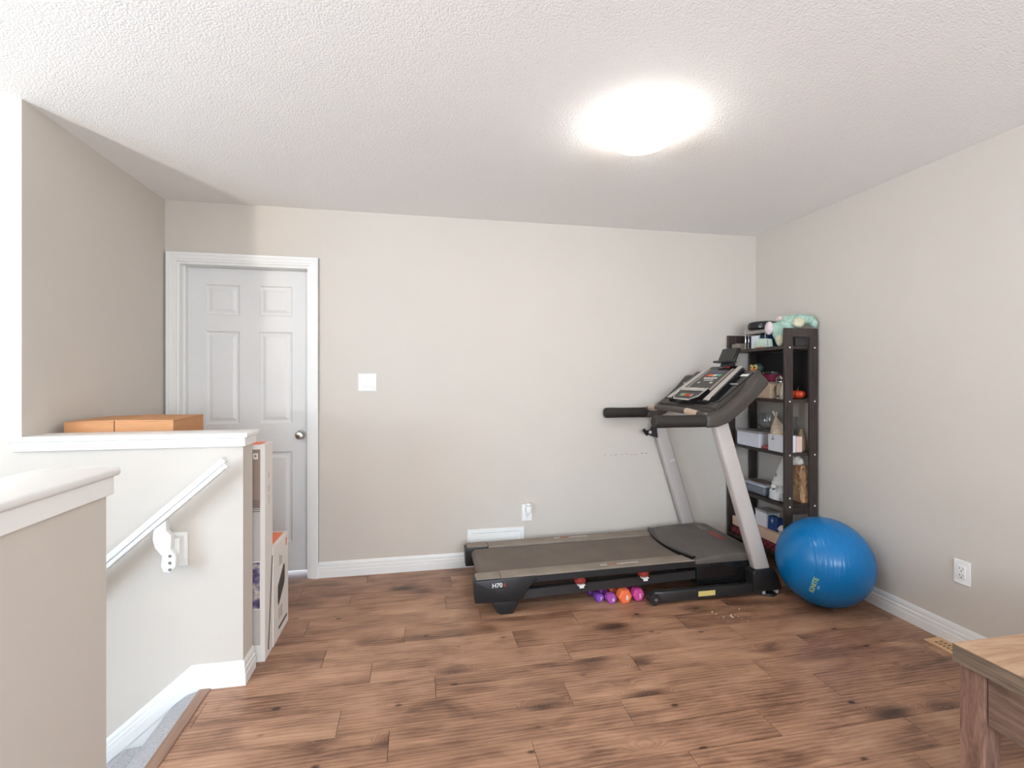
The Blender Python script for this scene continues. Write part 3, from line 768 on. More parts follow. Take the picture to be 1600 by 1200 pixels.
for s in (-1, 1):
    # wide silver strip and the narrower light strip beside the display
    pa = [(1.765, YC + s*.250), (1.765, YC + s*.198), (2.050, YC + s*.150), (2.050, YC + s*.192)]
    obj('silver_strip', splate(BM(), pa, -.004, .004, 1.21, .001), M_SILVER, cb)
    pb = [(1.845, YC + s*.158), (1.845, YC + s*.128), (2.030, YC + s*.114), (2.030, YC + s*.138)]
    obj('inner_strip', splate(BM(), pb, -.004, .003, 1.21, .001), mat('taupe_plastic', srgb(150, 136, 124), 0.4), cb)
dp = obj('display', splate(BM(), [(1.845, YC - .125), (1.845, YC + .125), (2.030, YC + .112), (2.030, YC - .112)], 0, .003, 1.21, .0008), mat('display_dark', srgb(40, 36, 34), 0.15), cb)
obj('screen', splate(BM(), rect(1.990, 2.020, YC - .085, YC + .085), .003, .0038), mat('lcd', srgb(60, 60, 78), 0.1), dp)
cols6 = [M_GREENP, M_BLUEP, M_WHITEP, M_ORANGEP, M_ORANGEP, M_RED]
for i, mm in enumerate(cols6):
    y0 = YC - .085 + i*.0285
    obj('button', splate(BM(), rect(1.962, 1.979, y0, y0 + .024), .003, .0045), mm, dp)
for r_, (xx, n) in enumerate(((1.940, 7), (1.922, 5))):
    for i in range(n):
        y0 = YC - .075 + .014*r_ + i*.0215
        obj('button', splate(BM(), rect(xx, xx + .010, y0, y0 + .016), .003, .0045), [M_WHITEP, M_SILVER][r_], dp)
for y0 in (YC - .085, YC + .058):
    obj('button', splate(BM(), rect(1.900, 1.911, y0, y0 + .030), .003, .0045), M_SILVER, dp)
for word, mm, yy0 in (('PRO', M_GREYP, YC + .045), ('FORM', M_RED, YC - .005)):
    o_ = S(2.045, yy0, .0006)
    bm = text_bm(word, .022, o_, (0, -1, 0), (.8, 0, .6), align='LEFT', bold=.0006); obj('console_lettering', bm, mm, cb)
# lower key pod with chrome rim
podp = [(1.742, YC - .095), (1.742, YC + .095), (1.775, YC + .150), (1.842, YC + .150), (1.842, YC - .150), (1.775, YC - .150)]
pod = tpart('key_pod', splate(BM(), podp, -.02, .018, 1.21, .003), M_GLOSS)
rim = [S(x, y, .019) for x, y in (podp[3], podp[2], podp[1], podp[0], podp[5], podp[4])]
bm = BM(); tube(bm, rim, .0055, 8); obj('chrome_rim', bm, M_CHROME, pod)
obj('pod_bar', splate(BM(), rect(1.815, 1.840, YC - .135, YC + .135), .018, .024, 1.21, .002), M_SILVER, pod)
for i, mm in enumerate((M_GREYP, M_RED, M_RED, M_GREENP, M_GREYP)):
    y0 = YC - .075 + i*.031
    obj('key', splate(BM(), rect(1.768, 1.790, y0, y0 + .027), .018, .0205, 1.21, .0008), mm, pod)
# tablet holder on top
th_ = tpart('tablet_holder', None or prism(BM(), [(2.060, 1.432), (2.078, 1.428), (2.118, 1.520), (2.102, 1.528)], 2.885, 3.065, 'Y', .005, 2), M_GLOSS)
bm = BM(); prism(bm, [(2.030, 1.430), (2.078, 1.424), (2.080, 1.434), (2.036, 1.444)], 2.875, 3.075, 'Y', .003, 2); obj('ledge', bm, M_BLACK, th_)
bm = BM(); prism(bm, [(2.040, 1.375), (2.075, 1.375), (2.092, 1.46), (2.070, 1.46)], 2.93, 3.02, 'Y', .004); obj('neck', bm, M_BLACK, th_)
bm = BM(); prism(bm, [(2.0600, 1.441), (2.0618, 1.440), (2.0968, 1.519), (2.0950, 1.520)], 2.895, 3.055, 'Y'); obj('pad', bm, mat('ribbed_pad', srgb(58, 55, 52), .6, bump=.4, bscale=120), th_)
# pulse bar between the arms
bm = BM(); pb_ = [(1.66, 3.325, 1.085), (1.64, 3.24, 1.108), (1.635, 3.10, 1.118), (1.645, 2.95, 1.119), (1.665, 2.80, 1.113), (1.690, 2.70, 1.100), (1.705, 2.62, 1.080)]
tube(bm, pb_, .019, 14); pbar = tpart('pulse_bar', bm, M_ARM)
for i0, i1, f0, f1 in ((1, 2, .05, .75), (4, 5, .0, .95)):
    a, b_ = Vector(pb_[i0]), Vector(pb_[i1]); bm = BM(); tube(bm, [a.lerp(b_, f0), a.lerp(b_, f1)], .0215, 14); obj('pulse_plate', bm, M_PLATE, pbar)
# folding latch on the far upright
bm = BM(); prism(bm, [(1.655, .905), (1.735, .880), (1.725, .985), (1.700, .985)], 3.300, 3.319, 'Y', .003); lt = tpart('latch_bracket', bm, M_BLACK)
bm = BM(); tube(bm, [(1.690, 3.31, .935), (1.640, 3.31, .925)], .010, 10); tube(bm, [(1.655, 3.31, .905), (1.625, 3.31, .945)], .012, 10); obj('latch_knob', bm, M_GLOSS, lt)
bm = BM(); lathe(bm, [(0, 3.292), (.012, 3.292), (.012, 3.301), (0, 3.301)], (1.668, 0, .925), 12, 'Y'); obj('latch_bolt', bm, M_CHROME, lt)

# ------------------------------------------------------------------ dumbbells under the deck
def dumbbell(x, y, r, L_, m, digit, label, rot):
    t = thing('dumbbell', label, 'dumbbell', (x, y, 0), 'hex dumbbells under the treadmill')
    h = r * math.cos(R(30))
    def hexa(y0, y1):
        bm = BM(); c = r * .88
        def ring(rr, yy): return [bm.verts.new((rr*math.cos(R(60*i)), yy, h + rr*math.sin(R(60*i)))) for i in range(6)]
        rg = [ring(c, y0), ring(r, y0 + .008), ring(r, y1 - .008), ring(c, y1)]
        fs = [bm.faces.new(rg[0]), bm.faces.new(rg[-1][::-1])]
        for a, b_ in zip(rg, rg[1:]):
            for i in range(6): fs.append(bm.faces.new((a[i], b_[i], b_[(i+1) % 6], a[(i+1) % 6])))
        bmesh.ops.recalc_face_normals(bm, faces=fs); return bm
    ca, sa = math.cos(R(rot)), math.sin(R(rot))
    def put(name, bm, mm):
        Mx = Matrix.Translation(Vector((x, y, 0))) @ Matrix.Rotation(R(rot), 4, 'Z')
        bmesh.ops.transform(bm, matrix=Mx, verts=bm.verts)
        return obj(name, bm, mm, t, sharp=25)
    hd = put('head', hexa(0, L_*.32), m); put('head', hexa(L_*.68, L_), m)
    bm = BM(); tube(bm, [(0, L_*.30, h), (0, L_*.5, h), (0, L_*.70, h)], [r*.42, r*.5, r*.42], 12); put('handle', bm, m)
    bm = text_bm(digit, r*.85, (r*.18, -.0006, h - r*.12), (1, 0, 0), (0, 0, 1), bold=.0006)
    Mx = Matrix.Translation(Vector((x, y, 0))) @ Matrix.Rotation(R(rot), 4, 'Z'); bmesh.ops.transform(bm, matrix=Mx, verts=bm.verts)
    obj('number', bm, M_WHITEP, hd)
def vinyl(n, c): return mat(n, c, 0.4, noise=.06, nscale=30)
dumbbell(1.052, 2.700, .028, .145, vinyl('violet_vinyl', srgb(132, 74, 172)), '7', 'violet hex dumbbell on the floor, smallest, numbered 7', 8)
dumbbell(1.114, 2.668, .032, .15, vinyl('purple_vinyl', srgb(166, 82, 172)), '6', 'light purple hex dumbbell next to the orange one', 8)
dumbbell(1.193, 2.655, .044, .17, vinyl('orange_vinyl', srgb(236, 116, 72)), '8', 'orange hex dumbbell on the floor under the treadmill deck', 8)
dumbbell(1.284, 2.672, .039, .165, vinyl('pink_vinyl', srgb(202, 74, 146)), '5', 'pink hex dumbbell numbered 5 under the treadmill deck', 8)

# ------------------------------------------------------------------ exercise ball
BR = 0.252
BC = Vector((2.332, 2.440, BR * 0.985))
def ball_material():
    return mat('blue_vinyl', srgb(2, 108, 170), 0.25, noise=.05, nscale=5, spec=0.5)
ball = thing('exercise_ball', 'large glossy blue exercise ball resting against the wall by the shelf', 'exercise ball', (BC.x, BC.y, 0))
bm = BM()
prof = []
NP = 220
for i in range(NP + 1):
    a = math.pi * i / NP
    s_ = a * BR
    g = 0.0
    if 0.28 < a / math.pi < 0.82:
        ph = (s_ / 0.0255) % 1.0
        g = 0.0034 * math.exp(-((ph - .5) / .10)**2) * (0.6 + 0.4*math.sin(i*1.7))
    rr = BR - g
    prof.append((rr*math.sin(a), -rr*math.cos(a)))
prof[0] = (0, -BR); prof[-1] = (0, BR)
lathe(bm, prof, (0, 0, 0), 96, 'Z')
ax = Vector((.955, -.29, -.05)).normalized()
q = Vector((0, 0, 1)).rotation_difference(ax)
bmesh.ops.transform(bm, matrix=Matrix.Translation(BC) @ q.to_matrix().to_4x4() @ Matrix.Identity(4), verts=bm.verts)
for v_ in bm.verts: v_.co.z = max(v_.co.z, 0.0)
obj('ball_skin', bm, ball_material(), ball, sharp=80)
def ball_text(body, size, pix, tilt, m, name):
    # direction from the ball centre to the point the camera ray meets
    u, v = pix
    cx = (u - 800)/756; th = R(10.93)
    d = Vector((cx*math.cos(th) + math.sin(th), -cx*math.sin(th) + math.cos(th), (591 - v)/756)).normalized()
    o0 = Vector((0, 0, 1.321)); oc = o0 - BC; b_ = oc.dot(d); dd = b_*b_ - (oc.dot(oc) - BR*BR)
    p = o0 + d*(-b_ - math.sqrt(max(dd, 0))); n = (p - BC).normalized()
    upv = (Vector((0, 0, 1)) - n*n.z).normalized(); rt = upv.cross(n).normalized()
    r_ = rt*math.cos(R(tilt)) + upv*math.sin(R(tilt)); u_ = n.cross(r_)
    bm = text_bm(body, size, (0, 0, 0), (1, 0, 0), (0, 1, 0), bold=.0005)
    for w in bm.verts:
        x_, y_, z_ = w.co
        w.co = BC + (n*BR + r_*x_ + u_*y_).normalized()*(BR + .0006 + z_)
    obj(name, bm, m, ball)
ball_text('IGNITE', .034, (1271.5, 915), 72, mat('lime_print', srgb(168, 196, 110), .5), 'ball_lettering')
ball_text('SPRI', .013, (1279, 918.5), 72, mat('pale_blue_print', srgb(120, 180, 225), .5), 'ball_lettering')

# ------------------------------------------------------------------ wooden table (lower corner)
tb = thing('wooden_table', 'oak-look wooden table with thick top in front of the outlet wall', 'table', (2.0, 0.7, 0))
TX0, TX1, TY0, TY1, TZ = 1.628, 2.585, -0.10, 1.216, 0.50
top = obj('table_top', box(BM(), TX0, TX1, TY0, TY1, TZ - .054, TZ - .0012), M_OAKEDGE, tb)
obj('top_veneer', box(BM(), TX0, TX1, TY0, TY1, TZ - .0012, TZ), M_OAKTOP, top)
for lx in (TX0 + .012, TX1 - .072):
    for ly in (TY0 + .012, TY1 - .078):
        obj('leg', box(BM(), lx, lx + .060, ly, ly + .066, 0, TZ - .054, .001), M_OAKLEG, tb)
obj('apron', box(BM(), TX0 + .022, TX0 + .042, TY0 + .081, TY1 - .081, TZ - .205, TZ - .054), M_OAKAPRON, tb)
obj('apron', box(BM(), TX1 - .042, TX1 - .022, TY0 + .081, TY1 - .081, TZ - .205, TZ - .054), M_OAKAPRON, tb)
obj('apron', box(BM(), TX0 + .075, TX1 - .075, TY1 - .040, TY1 - .022, TZ - .205, TZ - .054), M_OAKAPRON, tb)
obj('apron', box(BM(), TX0 + .075, TX1 - .075, TY0 + .022, TY0 + .040, TZ - .205, TZ - .054), M_OAKAPRON, tb)

# ------------------------------------------------------------------ boxes by the half wall
M_CARD = mat('cardboard', srgb(196, 142, 98), 0.8, noise=.06, nscale=12, stretch=(1, 1, 6))
M_CARDD = mat('cardboard_seam', srgb(110, 72, 46), 0.85)
rot = Matrix.Rotation(R(4.0), 4, 'Z')
def rotz(bm, c, deg):
    Mx = Matrix.Translation(Vector(c)) @ Matrix.Rotation(R(deg), 4, 'Z') @ Matrix.Translation(-Vector(c))
    bmesh.ops.transform(bm, matrix=Mx, verts=bm.verts); return bm
cbx = thing('cardboard_carton', 'brown cardboard carton in the nook showing above the half wall', 'box', (-1.32, 2.63, 0))
CX0, CX1, CY0, CY1, CZ = -1.530, -1.105, 2.455, 2.800, 1.132
cc = ((CX0+CX1)/2, (CY0+CY1)/2, 0)
obj('carton_body', rotz(box(BM(), CX0, CX1, CY0, CY1, 0, CZ - .006, .002), cc, 2), M_CARD, cbx)
xm = -1.338
bm = BM(); prism(bm, [(CX0, CZ - .006), (xm - .002, CZ - .006), (xm - .002, CZ + .002), (CX0, CZ - .003)], CY0, CY1, 'Y'); obj('flap', rotz(bm, cc, 2), M_CARD, cbx)
bm = BM(); prism(bm, [(xm + .002, CZ - .006), (CX1, CZ - .006), (CX1, CZ - .001), (xm + .002, CZ + .002)], CY0, CY1, 'Y'); obj('flap', rotz(bm, cc, 2), M_CARD, cbx)
obj('seam', rotz(box(BM(), xm - .002, xm + .002, CY0 - .0008, CY0 + .003, CZ - .16, CZ - .001), cc, 2), M_CARDD, cbx)

M_WBOX = mat('white_carton', srgb(228, 222, 216), 0.6, noise=.02)
M_BROWNP = mat('taupe_print', srgb(150, 128, 114), 0.6, noise=.03)
M_GREYB = mat('warm_grey_print', srgb(186, 178, 170), 0.6)
M_DARKP = mat('charcoal_print', srgb(62, 56, 54), 0.55)
M_ORG = mat('orange_carton', srgb(238, 128, 84), 0.6)
def photo_material():
    m = bpy.data.materials.new('box_photo'); m.use_nodes = True
    N = m.node_tree.nodes; L = m.node_tree.links; p = N['Principled BSDF']; p.inputs['Roughness'].default_value = .5
    tc = N.new('ShaderNodeTexCoord'); n = N.new('ShaderNodeTexNoise'); n.inputs['Scale'].default_value = 22; n.inputs['Detail'].default_value = 5
    L.new(tc.outputs['Object'], n.inputs['Vector'])
    cr = N.new('ShaderNodeValToRGB'); e = cr.color_ramp.elements
    e[0].position = .38; e[0].color = srgb(48, 40, 52); e[1].position = .68; e[1].color = srgb(205, 190, 176)
    k = cr.color_ramp.elements.new(.52); k.color = srgb(96, 88, 118)
    L.new(n.outputs['Fac'], cr.inputs[0]); L.new(cr.outputs[0], p.inputs['Base Color']); return m
tb1 = thing('tall_carton', 'tall narrow white printed carton standing against the end of the half wall', 'box', (-.78, 2.5, 0))
bx0, bx1, by0, by1, bz = -.870, -.703, 2.432, 2.552, 1.012
obj('carton_body', box(BM(), bx0, bx1, by0, by1, 0, bz, .0015), M_WBOX, tb1)
obj('orange_top', box(BM(), bx0 + .01, bx1 - .022, by0 + .004, by1 - .01, bz, bz + .0008), M_ORG, tb1)
e_ = .0008
obj('front_print', box(BM(), bx0, bx1 - .020, by0 - e_, by0, .72, .99), M_BROWNP, tb1)
obj('front_print', box(BM(), bx0, bx1 - .020, by0 - e_, by0, .47, .72), M_GREYB, tb1)
obj('front_print', box(BM(), bx0, bx1 - .020, by0 - e_, by0, .08, .245), M_GREYB, tb1)
obj('photo_print', box(BM(), bx0, bx1 - .022, by0 - e_, by0, .248, .465), photo_material(), tb1)
lg = obj('logo_print', box(BM(), bx1 - .050, bx1 - .030, by0 - 2*e_, by0 - e_, .945, .972), M_WBOX, tb1)
obj('logo_mark', box(BM(), bx1 - .045, bx1 - .036, by0 - 3*e_, by0 - 2*e_, .953, .966), M_BROWNP, tb1)
for i in range(7):
    obj('stripe_print', box(BM(), bx0, bx1 - .021, by0 - 2*e_, by0 - e_, .700 + i*.0085, .7025 + i*.0085), M_DARKP, tb1)
for z0, z1 in ((.845, .875), (.78, .81), (.725, .765)):
    obj('side_lettering', box(BM(), bx1, bx1 + e_, by0 + .055, by0 + .060, z0, z1), M_GREYP, tb1)
bm = BM(); A = Vector((bx1 + e_, 2.482, .030)); B_ = Vector((bx1 + e_, 2.545, .455))
tube(bm, [A, B_], 0, sq=(.0014, .011), up=(0, 1, 0)); obj('pole_print', bm, M_DARKP, tb1)
tb2 = thing('white_product_box', 'short white product box with dark oven-like picture beside the tall carton', 'box', (-.76, 2.7, 0))
cx0, cx1, cy0, cy1, cz = -.830, -.700, 2.556, 2.830, .487
obj('box_body', box(BM(), cx0, cx1, cy0, cy1, 0, cz, .0015), M_WBOX, tb2)
obj('orange_top', box(BM(), cx0 + .004, cx1 - .018, cy0 + .004, cy1 - .02, cz, cz + .0008), M_ORG, tb2)
bm = BM(); prism(bm, [(cy0 + .075, .19), (cy0 + .085, .165), (cy1 - .085, .235), (cy1 - .072, .26), (cy1 - .072, .330), (cy1 - .090, .345), (cy0 + .085, .275), (cy0 + .075, .265)], cx1, cx1 + e_, 'X'); obj('picture_print', bm, M_DARKP, tb2)
obj('badge_print', box(BM(), cx1, cx1 + e_, cy1 - .052, cy1 - .030, cz - .062, cz - .022), M_ORG, tb2)
for i in range(5):
    obj('line_print', box(BM(), cx1, cx1 + e_, cy0 + .10 + i*.012, cy0 + .104 + i*.012, .36, .42 - .006*i), M_GREYP, tb2)
    obj('line_print', box(BM(), cx1, cx1 + e_, cy0 + .09 + i*.014, cy0 + .095 + i*.014, .09, .15), M_GREYP, tb2)
for i in range(7):
    obj('title_print', box(BM(), cx1, cx1 + e_, cy0 + .09 + i*.023, cy0 + .107 + i*.023, .040, .056), M_DARKP, tb2)
# ------------------------------------------------------------------ bookshelf in the corner
SH = thing('bookshelf', 'dark brown ladder-sided bookshelf in the corner behind the treadmill', 'bookshelf', (2.48, 3.068, 0))
HX0, HX1, HY0, HY1, HT = 2.352, 2.601, 2.766, 3.374, 1.650
SZ = [1.535, 1.180, .827, .488, .140]
for y0, y1 in ((HY0, HY0 + .020), (HY1 - .020, HY1)):
    for x0 in (HX0, HX1 - .060):
        po = obj('post', box(BM(), x0, x0 + .060, y0, y1, 0, HT, .0015), M_ESPRESSO, SH)
        if y0 == HY0:
            for z in SZ[:4] + ([.545] if x0 == HX0 else []):
                bm = BM(); lathe(bm, [(0, -.0022), (.0045, -.0018), (.006, 0), (0, 0)], (x0 + .036, y0, z - .012), 12, 'Y'); obj('screw_cap', bm, M_WHITEP, po)
    obj('rail', box(BM(), HX0 + .060, HX1 - .060, y0, y1, HT - .056, HT, .001), M_ESPRESSO, SH)
    obj('rail', box(BM(), HX0 + .060, HX1 - .060, y0, y1, .425, .470, .001), M_ESPRESSO, SH)
    obj('rail', box(BM(), HX0 + .060, HX1 - .060, y0, y1, .040, .100, .001), M_ESPRESSO, SH)
for z in SZ:
    obj('shelf_board', box(BM(), HX0 + .002, HX1, HY0 + .020, HY1 - .020, z - .021, z, .001), M_ESPRESSO, SH)
obj('back_panel', box(BM(), HX1 - .008, HX1 - .002, HY0 + .020, HY1 - .020, 1.185, 1.512), mat('dark_backing', srgb(30, 26, 28), .7), SH)

def one(name, bm, m, label, cat, group=None, **k): return obj(name, bm, m, None, label, cat, group, **k)
M_GLASS = mat('clear_glass', (0.93, 0.96, 0.97, 1), 0.03, trans=1.0, ior=1.45)
M_IVORY = mat('ivory_ceramic', srgb(232, 228, 220), 0.4)
M_LAV = mat('white_card', srgb(226, 226, 232), 0.55)

# --- top shelf
Z = SZ[0] + .0008
t = thing('wire_rack', 'small silver wire rack with grey plate on the top shelf', 'rack', (2.47, 3.12, Z))
for x in (2.408, 2.576):
    for y in (3.020, 3.232):
        bm = BM(); tube(bm, [(x, y, Z), (x, y, Z + .142)], .0035, 8); obj('leg', bm, M_CHROME, t)
obj('plate', box(BM(), 2.402, 2.580, 3.014, 3.238, Z + .108, Z + .132, .003), mat('grey_mesh', srgb(150, 142, 136), .5, noise=.2, nscale=120), t)
for y in (3.020, 3.232):
    bm = BM(); tube(bm, [(2.408, y, Z + .006), (2.576, y, Z + .006)], .003, 8); obj('side_wire', bm, M_CHROME, t)
for x in (2.408,):
    bm = BM(); tube(bm, [(x, 3.196, Z), (x, 3.196, Z + .108)], .0022, 8); obj('front_wire', bm, M_CHROME, t)
    bm = BM(); tube(bm, [(x, 3.075, Z), (x, 3.075, Z + .108)], .0022, 8); obj('front_wire', bm, M_CHROME, t)
bm = BM(); lathe(bm, [(0, 0), (.090, 0), (.100, .008), (.102, .030), (.096, .048), (.080, .056), (0, .056)], (2.490, 3.150, Z + .1428), 36); t = one('round_tin', bm, mat('black_gloss_tin', srgb(30, 30, 33), .22), 'black round tin lying on the wire rack', 'tin')
one('greeting_card', box(BM(), 2.420, 2.430, 3.104, 3.184, Z, Z + .095, .001), M_LAV, 'white card standing inside the wire rack', 'card')
one('blue_box', box(BM(), 2.440, 2.560, 3.035, 3.220, Z, Z + .098, .002), mat('navy_box', srgb(34, 52, 92), .5), 'navy blue box inside the wire rack behind the card', 'box')
one('beige_block', box(BM(), 2.366, 2.42, 3.255, 3.335, Z, Z + .045, .003), mat('taupe_block', srgb(132, 122, 108), .6), 'small taupe block at the wall end of the top shelf', 'box')
M_MINT = mat('mint_cloth', srgb(186, 204, 188), .8, noise=.1, nscale=25)
t = thing('tissue_pouch', 'pale mint fabric pouch at the edge of the top shelf', 'pouch', (2.42, 3.0, Z))
bm = BM(); prism(bm, [(2.925, Z), (3.078, Z), (3.074, Z + .048), (3.020, Z + .066), (2.935, Z + .058)], 2.357, 2.398, 'X', .008, 3); obj('pouch_body', bm, M_MINT, t)
bm = BM(); tube(bm, [(2.357, 2.930, Z + .008), (2.357, 2.934, Z + .052)], .004, 8); obj('zip', bm, M_GREYP, t)
t = thing('bead_bracelet', 'orange and gold bead bracelet lying on the top shelf edge', 'bracelet', (2.37, 3.02, Z))
for i in range(11):
    a = 2*math.pi*i/11
    bm = BM(); ellipsoid(bm, (2.368 + .010*math.cos(a), 3.015 + .032*math.sin(a), Z + .0058), (.0055, .0055, .0055), seg=10); obj('bead', bm, mat('gold_bead', srgb(214, 150, 80), .3, metal=.3) if i % 2 else M_ORANGEP, t)
one('storage_tray', box(BM(), 2.455, 2.545, 2.790, 2.850, Z, Z + .085, .004), mat('charcoal_tray', srgb(52, 50, 50), .5), 'charcoal tray at the ladder end of the top shelf', 'tray')

# plush toy draped over the tray and the end of the shelf
def fur(name, c):
    return mat(name, c, .95, noise=.16, nscale=45, bump=1.0, bscale=120, bdist=.006)
pl = thing('plush_toy', 'fluffy mint green plush animal slumped over the shelf top', 'plush toy', (2.46, 2.84, Z))
bm = BM()
for c, r_ in (((2.455, 2.880, 1.678), (.055, .075, .048)), ((2.480, 2.835, 1.700), (.062, .060, .046)), ((2.515, 2.810, 1.713), (.055, .050, .036)), ((2.555, 2.800, 1.712), (.036, .040, .030)),
              ((2.425, 2.905, 1.640), (.040, .046, .060)), ((2.412, 2.880, 1.592), (.030, .032, .045)), ((2.400, 2.925, 1.665), (.030, .034, .036)),
              ((2.577, 2.792, 1.700), (.020, .022, .036)), ((2.580, 2.772, 1.684), (.016, .018, .026)), ((2.440, 2.860, 1.715), (.026, .030, .030))):
    ellipsoid(bm, c, r_, seg=16)
bm = remeshed(bm, .0055); rn = random.Random(2)
for v_ in bm.verts: v_.co += v_.normal * rn.uniform(0, .005)
obj('plush_body', bm, fur('mint_fur', srgb(172, 200, 184)), pl, sharp=180)
bm = BM(); ellipsoid(bm, (2.462, 2.778, 1.690), (.042, .026, .034), seg=20); ellipsoid(bm, (2.462, 2.772, 1.672), (.030, .020, .016), seg=16); obj('muzzle', remeshed(bm, .005), fur('cream_fur', srgb(212, 206, 176)), pl, sharp=180)
bm = BM(); ellipsoid(bm, (2.372, 2.938, 1.666), (.020, .036, .046), seg=20); obj('foot_pad', bm, fur('pink_fur', srgb(222, 206, 208)), pl, sharp=180)
bm = BM(); ellipsoid(bm, (2.420, 2.900, 1.728), (.016, .030, .016), seg=14); obj('ear', bm, fur('peach_fur', srgb(232, 208, 196)), pl, sharp=180)
bm = BM(); ellipsoid(bm, (2.395, 2.868, 1.578), (.022, .026, .040), seg=14); obj('paw', bm, fur('cream_fur', srgb(212, 206, 176)), pl, sharp=180)

# --- second shelf
Z = SZ[1] + .0008
one('kraft_box', box(BM(), 2.376, 2.50, 2.935, 3.20, Z, Z + .105, .0015), mat('beige_card', srgb(206, 182, 156), .7), 'beige cardboard box on the second shelf under the plate', 'box')
bm = BM(); lathe(bm, [(0, 0), (.045, 0), (.075, .006), (.078, .009), (.045, .004), (0, .004)], (2.440, 3.000, Z + .1058), 30); one('white_plate', bm, M_IVORY, 'small white plate on the beige box', 'plate')
bm = BM(); lathe(bm, [(0, 0), (.040, 0), (.055, .012), (.062, .040), (.064, .056), (.061, .056), (.058, .040), (.050, .014), (0, .008)], (2.440, 3.000, Z + .1105), 32); one('burgundy_bowl', bm, mat('burgundy_glaze', srgb(112, 26, 58), .35), 'burgundy bowl on the white plate', 'bowl')
bm = BM(); lathe(bm, [(0, .0), (.030, .0), (.046, .02), (.056, .06), (.054, .06), (.044, .022), (.028, .003), (0, .003)], (2.440, 3.000, Z + .1250), 28); one('glass_bowl', bm, M_GLASS, 'clear glass bowl nested in the burgundy bowl', 'bowl')
bd = thing('bird_figurine', 'colourful bird figurine with yellow face on the second shelf', 'figurine', (2.44, 3.15, Z + .105))
bm = BM(); ellipsoid(bm, (2.440, 3.140, Z + .150), (.042, .048, .045), seg=20); ellipsoid(bm, (2.440, 3.135, Z + .215), (.036, .042, .036), seg=20); obj('bird_body', remeshed(bm, .006), mat('teal_glaze', srgb(58, 78, 74), .35, noise=.2, nscale=20), bd, sharp=180)
for yy_ in (3.165, 3.120):
    bm = BM(); lathe(bm, [(0, -.006), (.012, -.005), (.020, 0), (.020, .004), (0, .004)], (2.405, yy_, Z + .220), 20, 'X'); ey = obj('eye_disc', bm, mat('yellow_glaze', srgb(222, 196, 110), .4), bd)
    bm = BM(); ellipsoid(bm, (2.398, yy_, Z + .220), (.004, .007, .007), seg=12); obj('pupil', bm, M_GLOSS, ey)
bm = BM(); lathe(bm, [(0, -.02), (.010, -.006), (.014, .004), (0, .006)], (2.400, 3.142, Z + .198), 14, 'X'); obj('beak', bm, M_ORANGEP, bd)
bm = BM(); ellipsoid(bm, (2.412, 3.125, Z + .165), (.022, .036, .030), seg=18); obj('breast', bm, mat('orange_glaze', srgb(226, 132, 48), .4, noise=.3, nscale=40), bd)
t = thing('crystal_bottle', 'clear cut-glass bottle standing on the second shelf', 'bottle', (2.41, 2.885, Z))
bm = BM(); lathe(bm, [(0, 0), (.030, 0), (.034, .006), (.026, .03), (.034, .06), (.030, .085), (.012, .10), (.012, .112), (0, .112)], (2.415, 2.890, Z), 10); obj('bottle_body', bm, M_GLASS, t, sharp=10)
bm = BM(); lathe(bm, [(0, .112), (.014, .114), (.026, .130), (.016, .150), (0, .158)], (2.415, 2.890, Z), 8); obj('stopper', bm, M_GLASS, t, sharp=10)
bm = BM(); lathe(bm, [(0, 0), (.022, 0), (.026, .03), (.020, .07), (.012, .10), (.004, .115), (0, .115)], (2.400, 2.830, Z), 18); one('cream_figurine', bm, M_IVORY, 'cream ceramic figurine behind the shelf post', 'figurine')
pk = thing('mini_pumpkin', 'small red-orange ribbed pumpkin on the second shelf', 'pumpkin', (2.548, 2.87, Z))
bm = BM(); n = 40; rings = []
for i in range(13):
    a = -math.pi/2 + math.pi*i/12; ring = []
    for k in range(n):
        b_ = 2*math.pi*k/n; rr = .047*math.cos(a)*(1 + .09*math.cos(8*b_)) + .0005
        ring.append(bm.verts.new((2.535 + rr*math.cos(b_), 2.870 + rr*math.sin(b_), Z + .032 + .031*math.sin(a) - .006*max(0, math.sin(a))**6)))
    rings.append(ring)
for a, b_ in zip(rings, rings[1:]):
    for k in range(n): bm.faces.new((a[k], a[(k+1) % n], b_[(k+1) % n], b_[k]))
bm.faces.new(rings[0][::-1]); bm.faces.new(rings[-1])
obj('pumpkin_flesh', bm, mat('pumpkin_skin', srgb(206, 74, 40), .35, noise=.25, nscale=18), pk, sharp=80)
bm = BM(); tube(bm, [(2.535, 2.870, Z + .052), (2.537, 2.868, Z + .068), (2.543, 2.865, Z + .082)], [.007, .005, .004], 8); obj('stem', bm, mat('stem_brown', srgb(92, 78, 52), .8), pk)

# --- third shelf
Z = SZ[2] + .0008
t = thing('lidded_gift_box', 'white lidded box with small label at the wall end of the third shelf', 'box', (2.43, 3.145, Z))
obj('box_body', box(BM(), 2.364, 2.500, 3.030, 3.268, Z, Z + .098, .001), M_LAV, t)
obj('lid', box(BM(), 2.358, 2.506, 3.024, 3.274, Z + .098, Z + .112, .001), mat('grey_lid', srgb(160, 154, 152), .6), t)
obj('label_print', box(BM(), 2.3632, 2.364, 3.132, 3.160, Z + .066, Z + .080), M_WHITEP, t)
bm = BM(); lathe(bm, [(0, 0), (.030, 0), (.033, .006), (.055, .034), (.064, .070), (.060, .105), (.052, .128), (.0505, .128), (.058, .104), (.062, .070), (.053, .036), (.030, .010), (0, .008)], (2.490, 3.105, Z + .1126), 32); one('globe_vase', bm, M_GLASS, 'clear round glass vase on the lidded box', 'vase')
